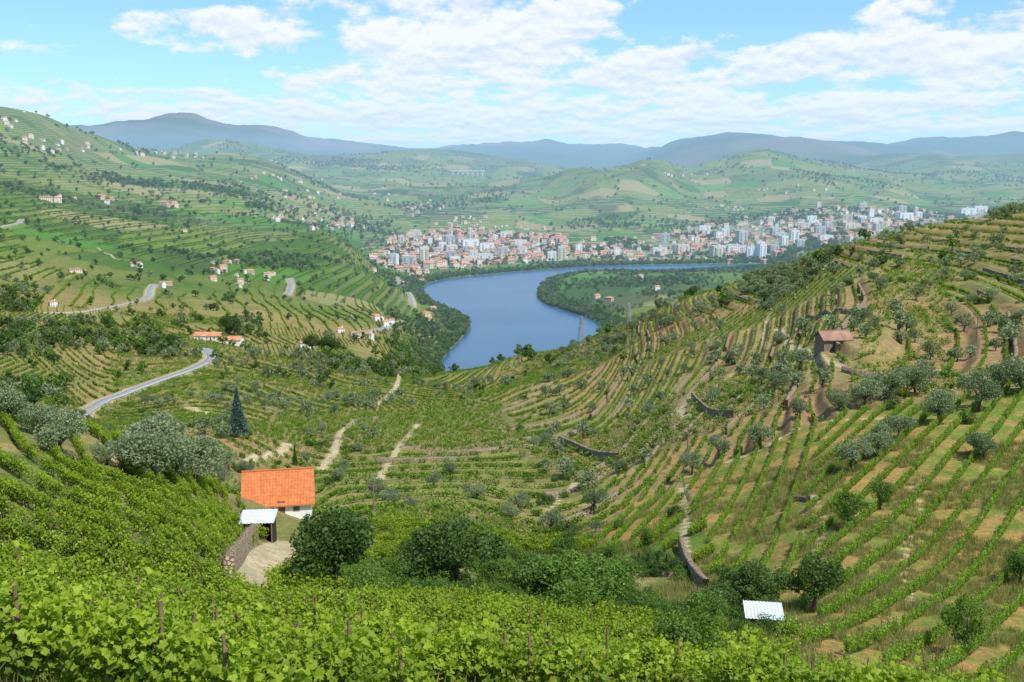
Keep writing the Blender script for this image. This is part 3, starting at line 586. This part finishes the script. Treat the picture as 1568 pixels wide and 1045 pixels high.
x,y=scat(30000,2400,6500,-33,33);a1,a2,e=parcels(x,y,130,21);k=((fbm(x,y,400,3,88)>.16)|((e<12)&(rng.random(len(x))<.3)))&(Ts(x,y)>4);x,y=x[k],y[k];n=len(x);instancer('hill_woods',x,y,T(x,y)-.3,rng.uniform(0,6,n),rng.uniform(1.,1.8,n),rng.integers(0,4,n),fc)
# ---------------------------------------------------------------- buildings
wallW=simple('white_render',(.85,.84,.80),.85,.06,.5);wallC=simple('cream_render',(.74,.64,.49),.85,.1,.5);wallP=simple('pink_render',(.62,.42,.36),.85,.1,.5);wallG=simple('grey_render',(.5,.5,.5),.85,.1,.5)
glass=simple('window_glass',(.12,.13,.14),.25,.2,1,.5);doorM=simple('door_paint',(.16,.10,.06),.6,.2,2);conc=simple('concrete',(.55,.54,.52),.9,.15,1)
def tilemat(name,c,sc):
    m,nt=newmat(name);tc_=nd(nt,'ShaderNodeTexCoord');w=nd(nt,'ShaderNodeTexWave');w.bands_direction='X';w.inputs['Scale'].default_value=sc;w.inputs['Distortion'].default_value=.4;nt.links.new(tc_.outputs['Object'],w.inputs[0])
    w2=nd(nt,'ShaderNodeTexWave');w2.bands_direction='Y';w2.wave_profile='SAW';w2.inputs['Scale'].default_value=sc*.45;w2.inputs['Distortion'].default_value=.5;nt.links.new(tc_.outputs['Object'],w2.inputs[0])
    h=mth(nt,'ADD',w.outputs['Fac'],mth(nt,'MULTIPLY',w2.outputs['Fac'],.5));b_=nd(nt,'ShaderNodeBump');b_.inputs['Strength'].default_value=.8;b_.inputs['Distance'].default_value=.06;nt.links.new(h,b_.inputs['Height'])
    n_=noise(nt,tc_.outputs['Object'],1.6,5,.65);c1=tuple(q*.7 for q in c);c2=tuple(min(1,q*1.2) for q in c)
    cc=mixc(nt,ramp(nt,n_,.3,.7),c1,c2);cc=mixc(nt,mth(nt,'MULTIPLY',ramp(nt,h,.1,.6),.5),mixc(nt,.5,cc,(.15,.05,.03)),cc);bsdf_out(nt,cc,.85,.15,b_.outputs[0]);return m
tileN=tilemat('clay_roof_tiles',(.84,.26,.09),1.6);tileF=simple('clay_roof',(.58,.24,.13),.9,.25,.3);tileB=simple('old_clay_roof',(.33,.19,.13),.9,.3,.6)
mst,nt=newmat('dry_stone');g_=nd(nt,'ShaderNodeNewGeometry');vo=nd(nt,'ShaderNodeTexVoronoi');vo.inputs['Scale'].default_value=3.2;nt.links.new(g_.outputs['Position'],vo.inputs[0]);v2=nd(nt,'ShaderNodeTexVoronoi',feature='DISTANCE_TO_EDGE');v2.inputs['Scale'].default_value=3.2;nt.links.new(g_.outputs['Position'],v2.inputs[0])
cc=mixc(nt,noise(nt,vo.outputs['Position'],9,1),(.25,.175,.11),(.49,.38,.26));cc=mixc(nt,ramp(nt,v2.outputs[0],0,.07),(.03,.025,.02),cc);b_=nd(nt,'ShaderNodeBump');b_.inputs['Distance'].default_value=.08;nt.links.new(ramp(nt,v2.outputs[0],0,.12),b_.inputs['Height']);bsdf_out(nt,cc,.95,.1,b_.outputs[0])
def boxg(x0,x1,y0,y1,z0,z1):
    V=[(x0,y0,z0),(x1,y0,z0),(x1,y1,z0),(x0,y1,z0),(x0,y0,z1),(x1,y0,z1),(x1,y1,z1),(x0,y1,z1)]
    return V,[(3,2,1,0),(4,5,6,7),(0,1,5,4),(1,2,6,5),(2,3,7,6),(3,0,4,7)]
def acc(lst,vf,mi=0): lst.append((vf[0],vf[1],mi))
def fin(name,lst,mats):
    V=[];F_=[];M=[]
    for v,f,mi in lst:
        o=len(V);V+=list(v);F_+=[tuple(i+o for i in q) for q in f];M+=[mi]*len(f)
    me=bpy.data.meshes.new(name);me.from_pydata(V,[],F_)
    for m in mats: me.materials.append(m)
    me.polygons.foreach_set('material_index',M);me.update();return me
def gablewall(w,d,h,rh,z0=-3):
    V=[]
    for x in(-w/2,w/2): V+=[(x,-d/2,z0),(x,d/2,z0),(x,d/2,h),(x,0,h+rh),(x,-d/2,h)]
    return V,[(0,1,2,3,4)[::-1],(5,6,7,8,9),(0,4,9,5)[::-1],(1,6,7,2)[::-1],(2,7,8,3)[::-1],(4,3,8,9)[::-1]]
def roofslabs(w,d,h,rh,ov=.45,t=.16):
    out=[];k=rh/(d/2)
    for s in(-1,1):
        y0,z0=0.0,h+rh+.04;y1,z1=s*(d/2+ov),h-ov*k+.04
        V=[(-w/2-ov,y0,z0),(w/2+ov,y0,z0),(w/2+ov,y1,z1),(-w/2-ov,y1,z1),(-w/2-ov,y0,z0+t),(w/2+ov,y0,z0+t),(w/2+ov,y1,z1+t),(-w/2-ov,y1,z1+t)]
        out.append((V,[(0,1,2,3),(7,6,5,4),(0,4,5,1),(1,5,6,2),(2,6,7,3),(3,7,4,0)]))
    return out
def hiproof(w,d,h,rh,ov=.5):
    W,D=w/2+ov,d/2+ov;r=max(0,W-D);return [(-W,-D,h),(W,-D,h),(W,D,h),(-W,D,h),(-r-.01,0,h+rh),(r+.01,0,h+rh),(-W,-D,h-.2),(W,-D,h-.2),(W,D,h-.2),(-W,D,h-.2)],[(0,1,5,4),(1,2,5),(2,3,4,5),(3,0,4),(6,7,1,0),(7,8,2,1),(8,9,3,2),(9,6,0,3),(9,8,7,6)]
def windows(w,d,h,fl,nx,ny,lst,gi,ww=1.0,wh=1.3,e=.04,fh=2.9):
    for f in range(fl):
        z=.9+f*fh
        for s in(-1,1):
            for i in range(nx):
                x=-w/2+w*(i+.5)/nx;acc(lst,boxg(x-ww/2,x+ww/2,min(s*(d/2-.1),s*(d/2+e)),max(s*(d/2-.1),s*(d/2+e)),z,z+wh),gi)
            for i in range(ny):
                y=-d/2+d*(i+.5)/ny;acc(lst,boxg(min(s*(w/2-.1),s*(w/2+e)),max(s*(w/2-.1),s*(w/2+e)),y-ww/2,y+ww/2,z,z+wh),gi)
def farhouse(name,w,d,fl,wall,roof,hip):
    h=fl*2.9+.4;l=[]
    if hip: acc(l,boxg(-w/2,w/2,-d/2,d/2,-4,h),0);acc(l,hiproof(w,d,h+.2,d*.22),1)
    else:
        acc(l,gablewall(w,d,h,d*.2,-4),0)
        for s in roofslabs(w,d,h,d*.2): acc(l,s,1)
    windows(w,d,h,fl,max(2,int(w/3)),max(2,int(d/3)),l,2);acc(l,boxg(w*.2,w*.2+.9,-.4,.5,h,h+d*.2+1.2),0);acc(l,boxg(-.6,.6,-d/2-.06,-d/2+.1,-.1,2.1),3)
    return fin(name,l,[wall,roof,glass,doorM])
def block(name,w,d,fl,wall,balc=True):
    h=fl*3+1;l=[];acc(l,boxg(-w/2,w/2,-d/2,d/2,-5,h),0);acc(l,boxg(-w/2-.3,w/2+.3,-d/2-.3,d/2+.3,h,h+.35),1);acc(l,boxg(-2,2,-2,2,h+.35,h+2.6),1)
    windows(w,d,h,fl,max(3,int(w/3.2)),max(2,int(d/3.6)),l,2,1.3,1.2,.05,3)
    if balc:
        for f in range(1,fl):
            for x in(-w*.27,w*.27): acc(l,boxg(x-2,x+2,-d/2-1.3,-d/2-.06,f*3+.45,f*3+.62),1);acc(l,boxg(x-2,x+2,-d/2-1.3,-d/2-1.22,f*3+.62,f*3+1.5),0)
    return fin(name,l,[wall,conc,glass])
wl=[wallW,wallC,wallC,wallW,wallP];fh=[]
for i in range(10): fh.append(farhouse('town_house',[9,12,14,11,16,10,13,20,9,12][i],[8,9,10,9,10,8,11,11,9,9][i],[2,2,3,1,2,3,3,2,1,2][i],wl[i%5],[tileF,tileF,tileF,tileB][i%4],i%3==0))
bl=[block('apartment_block',[18,26,16,32,22,14][i],[13,14,14,14,13,13][i],[6,5,9,5,7,8][i],[wallW,wallC,wallW,wallW,wallG,wallC][i]) for i in range(6)]
placed=[]
def okp(x,y,dm):
    if T(x,y)<.9 or inpoly(np.array([x]),np.array([y]),RIV)[0]: return False
    for a_,b_,c_ in placed:
        if (x-a_)**2+(y-b_)**2<(dm+c_)**2*.25: return False
    placed.append((x,y,dm));return True
def putb(name,me,x,y,rz,s=1): link(name,me,(x,y,float(T(x,y))),rz,None,s)
for (u,v,i,s) in [(649,402,5,1.35),(661,402,2,1.3),(860,398,5,1.25),(845,399,0,1.1),(1100,392,1,1.5),(1128,390,3,1.4),(1150,394,0,1.3),(1165,396,2,1.2),(1215,374,2,1.3),(1187,364,4,1.2),(1135,370,4,1.3),(1385,338,3,1.5),(1405,336,0,1.2),(1380,328,4,1.2),(720,380,3,1.4),(690,387,1,1.2),(745,384,3,1.2),(1010,390,3,1.1),(1045,387,1,1.2),(1255,362,4,1.2),(770,394,4,1.1),(1300,352,1,1.2),(1480,330,3,1.5),(1500,326,3,1.4),(1340,344,3,1.2),(1230,352,1,1.2),(1110,362,0,1.2),(800,392,0,1.1)]:
    p=survey(u,v)
    if okp(p[0],p[1],22): putb('apartment_block',bl[i],p[0],p[1],rng.normal(.1,.25),s)
for ti,P in enumerate(TOWN):
    lo=P.min(0);hi_=P.max(0);cnt=0
    for _ in range(7000):
        x=rng.uniform(lo[0],hi_[0]);y=rng.uniform(lo[1],hi_[1])
        if not inpoly(np.array([x]),np.array([y]),P)[0]: continue
        dn=vn(np.array([x/150.]),np.array([y/150.]),5)[0]
        if rng.random()>dn*2.3*(1.3-.8*sm(np.array([y]),2500,3400)[0]): continue
        if rng.random()<.12:
            if okp(x,y,27): putb('apartment_block',bl[rng.integers(0,6)],x,y,rng.choice([0,.3,.1,1.57,-.3]),rng.uniform(.75,1.1));cnt+=1
        elif okp(x,y,17): putb('town_house',fh[rng.integers(0,10)],x,y,rng.choice([0,.3,1.2,1.57,-.4,.7]),rng.uniform(.9,1.3));cnt+=1
        if cnt>(360 if ti==0 else 600): break
for u,v,n_,su,sv in [(345,418,24,30,12),(95,305,8,40,5),(160,306,5,20,4),(450,335,12,25,8),(435,330,6,20,10),(225,232,14,45,7),(280,316,5,20,3),(505,345,14,30,6),(540,346,20,30,6),(1130,320,10,25,4),(1170,292,7,25,4),(640,322,12,25,6),(650,316,8,20,5),(15,185,10,20,8),(70,222,10,25,10),(130,228,8,30,8),(400,275,14,50,9),(465,300,12,35,8),(1040,268,8,30,3),(205,408,4,10,4),(130,415,3,14,3),(270,355,3,15,2),(665,482,9,16,8),(580,488,9,30,7),(550,515,5,15,5),(636,425,26,16,18),(618,408,14,20,8),(590,402,14,20,8),(1260,292,6,30,6),(1320,255,6,30,5),(920,458,3,20,4),(1000,446,3,10,3),(410,420,5,15,8),(85,468,3,10,4),(250,434,3,8,4),(960,372,8,40,4),(980,426,3,25,2),(700,345,10,40,4),(780,350,10,40,4),(300,240,8,40,6),(590,300,8,50,9),(720,338,10,40,5)]:
    for _ in range(max(2,int(n_*.9))):
        p=survey(rng.normal(u,su*.7),rng.normal(v,sv*.7))
        if p[1]<7000 and okp(p[0],p[1],11 if p[1]>1500 else 9): putb('village_house',fh[rng.integers(0,10)],p[0],p[1],rng.uniform(-.8,.8),rng.uniform(.75,1.05)*(.6 if p[1]<1500 else .9))
def house(name,u,v,rz,w,d,h,rh,wall,roof,wins,door,sc=1,ov=.45):
    p=survey(u,v);e=bpy.data.objects.new(name,None);SC.objects.link(e);e.location=(p[0],p[1],float(T(p[0],p[1]))+.1);e.rotation_euler=(0,0,rz)
    link('walls',fin('walls',[(*gablewall(w,d,h,rh,-4),0)],[wall]),parent=e)
    link('roof',fin('roof',[(*s,0) for s in roofslabs(w,d,h,rh,ov)],[roof]),parent=e)
    l=[(*boxg(-w/2-ov,w/2+ov,-.16,.16,h+rh+.12,h+rh+.30),0)];link('ridge_tiles',fin('ridge',l,[roof]),parent=e)
    for i,(f,a_,z,ww,wh) in enumerate(wins):
        for nm,g,mt,ex in(('window_frame',.09,conc,.03),('window',0,glass,.05)):
            if f in'fb':
                s=-1 if f=='f' else 1;b_=boxg(a_-ww/2-g,a_+ww/2+g,min(s*(d/2-.1),s*(d/2+ex)),max(s*(d/2-.1),s*(d/2+ex)),z-g,z+wh+g)
            else:
                s=-1 if f=='l' else 1;b_=boxg(min(s*(w/2-.1),s*(w/2+ex)),max(s*(w/2-.1),s*(w/2+ex)),a_-ww/2-g,a_+ww/2+g,z-g,z+wh+g)
            link(nm,fin(nm,[(*b_,0)],[mt]),parent=e)
    if door is not None: link('door',fin('door',[(*boxg(door-.5,door+.5,-d/2-.05,-d/2+.1,0,2.05),0)],[doorM]),parent=e)
    return e
house('farmhouse',428,776,.2,8.8,8.6,1.7,3.3,wallW,tileN,[('f',-2.6,.6,.8,.7),('f',2.4,.6,.8,.7),('l',0,.9,.8,.8)],.4)
house('stone_house',1275,527,.12,6.4,5.2,2.5,1.5,mst,tileB,[('f',1.6,1.2,.7,.8)],-.8)
house('winery_house',320,520,-.05,17,8,3,1.8,wallW,tileF,[('f',-5,1,1,1),('f',0,1,1,1),('f',5,1,1,1)],2.5)
house('white_cottage',355,527,-.1,14,8,3.4,1.8,wallW,tileF,[('f',-3,1,1,1),('f',3,1,1,1)],0)
house('white_cottage',470,532,.1,8,7,4,1.8,wallW,tileF,[('f',-2,1.2,1,1),('f',2,1.2,1,1)],0)
metal=simple('corrugated_metal',(.62,.66,.70),.45,.1,1,.5);dark=simple('dark_timber',(.045,.035,.03),.9,.3,5)
def shed(name,u,v,rz,w,d,h0,h1,wall):
    p=survey(u,v);e=bpy.data.objects.new(name,None);SC.objects.link(e);e.location=(p[0],p[1],float(T(p[0],p[1])));e.rotation_euler=(0,0,rz);t=.1
    l=[(*boxg(-w/2,-w/2+t,-d/2,d/2,-1,h0),0),(*boxg(w/2-t,w/2,-d/2,d/2,-1,h0),0),(*boxg(-w/2+t,w/2-t,d/2-t,d/2,-1,h0),0),(*boxg(-w/2+t,-w*.1,-d/2,-d/2+t,-1,h0),0)]
    link('walls',fin('walls',l,[wall]),parent=e)
    nc=44;V=[];F_=[]
    for i in range(nc+1):
        x=-w/2-.25+(w+.5)*i/nc;zc=.03*math.cos(i*math.pi/2);V+=[(x,-d/2-.3,h0+.05+zc),(x,d/2+.3,h1+.05+zc)]
    for i in range(nc): F_.append((2*i,2*i+2,2*i+3,2*i+1))
    ro=link('roof',fin('roof',[(V,F_,0)],[metal]),parent=e);md=ro.modifiers.new('t','SOLIDIFY');md.thickness=.03
    for x in(-w/2+.05,w/2-.05): link('post',fin('post',[(*boxg(x-.06,x+.06,-d/2-.2,-d/2-.08,-1,h0),0)],[wood]),parent=e)
shed('tool_shed',397,822,.1,3.4,3.2,2.2,2.5,dark);shed('small_shed',1168,962,-.15,2.3,1.8,1.2,1.5,wood)
def wallrun(name,pts,h,t,mat=mst):
    C=cat(poly(pts),.8);n_=len(C);tt=np.gradient(C,axis=0);tt/=np.linalg.norm(tt,axis=1)[:,None];nn=np.stack([-tt[:,1],tt[:,0]],1);z=T(C[:,0],C[:,1]);hh=z+h+rng.normal(0,.06,n_)
    a_=C+nn*t/2;b_=C-nn*t/2;V=np.concatenate([np.c_[a_,z-1.5],np.c_[a_,hh],np.c_[b_,hh],np.c_[b_,z-1.5]]);k=np.arange(n_-1);Q=np.concatenate([np.stack([k+s*n_,k+1+s*n_,k+1+(s+1)*n_,k+(s+1)*n_],1) for s in range(3)])
    Q=np.concatenate([Q,[[0,n_,2*n_,3*n_]],[[n_-1,2*n_-1,3*n_-1,4*n_-1]]]);link(name,mesh_np(name,V,Q,[mat]))
wallrun('stone_wall',[(1042,838),(1052,868),(1070,895),(1080,905)],1.3,.6);wallrun('stone_wall',[(858,678),(885,690),(915,702),(945,706)],1.8,.8);wallrun('stone_wall',[(1060,610),(1085,635),(1120,640)],1.6,.6)
wallrun('stone_wall',[(1225,492),(1270,482),(1330,478)],1.6,.7);wallrun('stone_wall',[(352,884),(364,860),(378,838),(392,822)],1.5,.7);wallrun('stone_wall',[(1290,565),(1350,572),(1440,575)],1.2,.6);wallrun('stone_wall',[(960,885),(1000,880),(1040,886)],.5,.4)
wallrun('stone_wall',[(1190,770),(1215,765),(1238,768)],.5,.4)
def terrace_wall(x,y,L,h):
    P=[];dr=rng.choice([-1,1])
    for i in range(int(L)):
        P.append((x,y));gx,gy=grad(np.array([x]),np.array([y]),2.5);g=math.hypot(gx[0],gy[0])+1e-6
        if i==0: z0=float(Ts(x,y));z0=(math.floor(z0/2.4)+.66)*2.4
        dd=max(-1.,min(1.,(z0-float(Ts(x,y)))/g));x+=dr*(-gy[0]/g)+gx[0]/g*dd;y+=dr*(gx[0]/g)+gy[0]/g*dd
    C=np.array(P[4:]);C=C[np.abs(Ts(C[:,0],C[:,1])-z0)<.7]
    if len(C)<8 or np.linalg.norm(np.diff(C,axis=0),axis=1).max()>2.5: return
    for _ in range(2): C[1:-1]=(C[:-2]+2*C[1:-1]+C[2:])/4
    n_=len(C);tt=np.gradient(C,axis=0);tt/=np.linalg.norm(tt,axis=1)[:,None]+1e-9;nn=np.stack([-tt[:,1],tt[:,0]],1);hh=z0+h*.5+rng.normal(0,.07,n_);lo_=z0-2.2+0*hh
    hh=np.maximum(hh,T(C[:,0],C[:,1])+.25)
    a_=C+nn*.35;b_=C-nn*.35;V=np.concatenate([np.c_[a_,lo_],np.c_[a_,hh],np.c_[b_,hh],np.c_[b_,lo_]]);k=np.arange(n_-1);Q=np.concatenate([np.stack([k+s*n_,k+1+s*n_,k+1+(s+1)*n_,k+(s+1)*n_],1) for s in range(3)])
    Q=np.concatenate([Q,[[0,n_,2*n_,3*n_]],[[n_-1,2*n_-1,3*n_-1,4*n_-1]]]);link('terrace_wall',mesh_np('terrace_wall',V,Q,[mst]))
for i in range(100):
    if i<78: r_=rng.uniform(170,520);p_=math.radians(rng.uniform(5,29))
    else: r_=rng.uniform(170,420);p_=math.radians(rng.uniform(-12,8))
    x_,y_=r_*math.sin(p_),r_*math.cos(p_)
    gx,gy=grad(np.array([x_]),np.array([y_]),3.)
    if math.hypot(gx[0],gy[0])<.1 or inpoly(np.array([x_]),np.array([y_]),GOLD)[0]: continue
    terrace_wall(x_,y_,rng.uniform(16,48),rng.uniform(.9,1.6))
def stake(u,v,h):
    p=survey(u,v);vv,qq=tube([(0,0,-.4),(.01,.01,h*.5),(.03,0,h)],[.045,.042,.036],8);link('wooden_stake',mesh_np('stake',vv,qq,[wood]),(p[0],p[1],float(T(p[0],p[1]))))
for u,v,h in [(166,1060,1.7),(107,1075,1.3),(535,1062,1.7),(190,925,1.8),(17,815,1.8),(668,1010,1.7),(28,900,1.7)]: stake(u,v,h)
def beam(a_,b_,r): return tube([a_,b_],[r,r],4)
def pole(u,v,h):
    p=survey(u,v);parts=[(*tube([(0,0,-.5),(0,0,h)],[.14,.09],8),0),(*beam((-.8,0,h-.5),(.8,0,h-.5),.05),0)]
    for x in(-.7,0,.7): parts.append((*beam((x,0,h-.5),(x,0,h-.2),.04),0))
    V,Q,M=join(parts);link('utility_pole',mesh_np('pole',V,Q,[wood],M),(p[0],p[1],float(T(p[0],p[1]))))
for u,v,h in [(28,640,9),(573,800,6),(1052,715,7),(958,500,9),(275,515,9),(1495,520,6)]: pole(u,v,h)
steel=simple('galvanised_steel',(.35,.36,.37),.5,.1,1)
def pylon(u,v,h,w):
    p=survey(u,v);parts=[];S=8
    def q(k,c): f=w/2*(1-.82*(k/S)**.8);return (f*[-1,1,1,-1][c%4],f*[-1,-1,1,1][c%4],h*k/S)
    for k in range(S):
        for c in range(4):
            for A,B in((q(k,c),q(k+1,c)),(q(k,c),q(k+1,c+1)),(q(k,c+1),q(k+1,c)),(q(k+1,c),q(k+1,c+1))): parts.append((*beam(A,B,.07),0))
    for zf,L in((.72,.42),(.84,.34),(.96,.26)):
        for s in(-1,1):
            e=(s*w*L*1.2,0,h*zf);parts.append((*beam((0,0,h*zf),e,.07),0));parts.append((*beam((0,0,h*(zf+.05)),e,.06),0));parts.append((*beam(e,(e[0],0,e[2]-1.6),.05),0))
    V,Q,M=join(parts);link('electricity_pylon',mesh_np('pylon',V,Q,[steel],M),(p[0],p[1],float(T(p[0],p[1]))-.5),.5)
pylon(890,532,17,4.5);pylon(962,498,12,3.6)
for i,(u,v) in enumerate([(978,872),(992,876),(1006,874),(1020,877)]): tree('garden_conifer',cyp,u,v,2.3,9,1.3)
p0=survey(690,268);p1=survey(745,268);l=[]
zb=float(max(T(*p0),T(*p1)))+18;L=abs(p1[0]-p0[0]);l.append((*boxg(0,L,-5,5,zb,zb+6),0))
for i in range(7):
    xx=L*(i+.5)/7;l.append((*boxg(xx-3,xx+3,-3,3,zb-120,zb),0))
link('viaduct',fin('viaduct',l,[wallG]),(p0[0],p0[1],0))
# ---------------------------------------------------------------- haze (homogeneous air volume over the valley; added emission imitates scattered light)
m,nt=newmat('air');ab=nd(nt,'ShaderNodeVolumeAbsorption');ab.inputs[0].default_value=(0,0,0,1);SG=8.6e-5;ab.inputs[1].default_value=SG
em=nd(nt,'ShaderNodeEmission');em.inputs[0].default_value=(.42,.68,1.0,1);em.inputs[1].default_value=SG*1.12
ad=nd(nt,'ShaderNodeAddShader');nt.links.new(ab.outputs[0],ad.inputs[0]);nt.links.new(em.outputs[0],ad.inputs[1]);o_=nd(nt,'ShaderNodeOutputMaterial');nt.links.new(ad.outputs[0],o_.inputs['Volume'])
link('air_haze',fin('air_haze',[(*boxg(-17000,17000,800,15500,-60,560),0)],[m]))
# ---------------------------------------------------------------- light
AZ=math.radians(138);EL=math.radians(57)
S=Vector((math.sin(AZ)*math.cos(EL),math.cos(AZ)*math.cos(EL),math.sin(EL)))
sl=bpy.data.lights.new('sun','SUN');sl.energy=5.0;sl.angle=math.radians(.5);sl.color=(1,.96,.89);so=bpy.data.objects.new('sun',sl);SC.objects.link(so);so.rotation_euler=(-S).to_track_quat('-Z','Y').to_euler();so.location=(0,0,900)
wd=bpy.data.worlds.new('World');bpy.context.scene.world=wd;wd.use_nodes=True;nt=wd.node_tree;nt.nodes.clear()
sky=nd(nt,'ShaderNodeTexSky',sky_type='NISHITA');sky.sun_disc=False;sky.sun_elevation=EL;sky.sun_rotation=AZ;sky.altitude=300;sky.air_density=1.0;sky.dust_density=.6
tc_=nd(nt,'ShaderNodeTexCoord');sx=nd(nt,'ShaderNodeSeparateXYZ');nt.links.new(tc_.outputs['Generated'],sx.inputs[0])
az=mth(nt,'ARCTAN2',sx.outputs[0],sx.outputs[1]);el=mth(nt,'ARCSINE',sx.outputs[2])
le=mth(nt,'LOGARITHM',mth(nt,'MAXIMUM',mth(nt,'ADD',el,.045),.01),2.71828)
def cvec(du,dv,sa,se):
    c_=nd(nt,'ShaderNodeCombineXYZ');nt.links.new(mth(nt,'ADD',mth(nt,'MULTIPLY',az,sa*1.5),du),c_.inputs[0]);nt.links.new(mth(nt,'ADD',mth(nt,'MULTIPLY',le,se*1.3),dv),c_.inputs[1]);return c_.outputs[0]
def cn(dv): return noise(nt,cvec(0,dv,9.,3.6),1.0,7,.62)
nc0=cn(0);nc1=cn(.16)
def A(u): return math.atan((u-784)/FP)
def E(v): return -(TH+math.atan((v-522.5)/FP))
cov=None
for u,v,su,sv,am in [(420,55,220,36,.19),(720,50,250,90,.27),(650,120,230,45,.2),(1000,125,380,50,.21),(1460,105,300,60,.25),(1365,38,80,26,.16),(330,165,160,26,.18),(860,185,1200,46,.19),(60,150,160,28,.14),(1250,165,460,46,.2)]:
    dx=mth(nt,'DIVIDE',mth(nt,'SUBTRACT',az,A(u)),su/FP);dy=mth(nt,'DIVIDE',mth(nt,'SUBTRACT',el,E(v)),sv/FP)
    q=mth(nt,'SUBTRACT',1.,mth(nt,'ADD',mth(nt,'MULTIPLY',dx,dx),mth(nt,'MULTIPLY',dy,dy)),True);q=mth(nt,'MULTIPLY',mth(nt,'SQRT',q),am);cov=q if cov is None else mth(nt,'MAXIMUM',cov,q)
dn=mth(nt,'ADD',nc0,cov);mask=ramp(nt,dn,.57,.675)
lit=mth(nt,'SUBTRACT',nc0,nc1);shade=ramp(nt,lit,-.14,.05)
cc=mixc(nt,shade,(7.0,8.1,9.8),(10.7,10.8,10.9))
skc=mixc(nt,1.0,sky.outputs[0],(1.2,1.65,1.85),'MULTIPLY')
fc_=mixc(nt,mth(nt,'MULTIPLY',mask,.95),skc,cc)
bg=nd(nt,'ShaderNodeBackground');bg.inputs[1].default_value=.095;nt.links.new(fc_,bg.inputs[0]);wo=nd(nt,'ShaderNodeOutputWorld');nt.links.new(bg.outputs[0],wo.inputs[0])
# camera
cd=bpy.data.cameras.new('camera');cd.lens=35;cd.sensor_width=36;cd.clip_start=.1;cd.clip_end=60000;co=bpy.data.objects.new('camera',cd);SC.objects.link(co);co.location=(0,0,CAMZ);co.rotation_euler=(math.pi/2-TH,0,0)
s=bpy.context.scene;s.camera=co;s.view_settings.view_transform='Standard';s.view_settings.look='None';s.view_settings.exposure=0
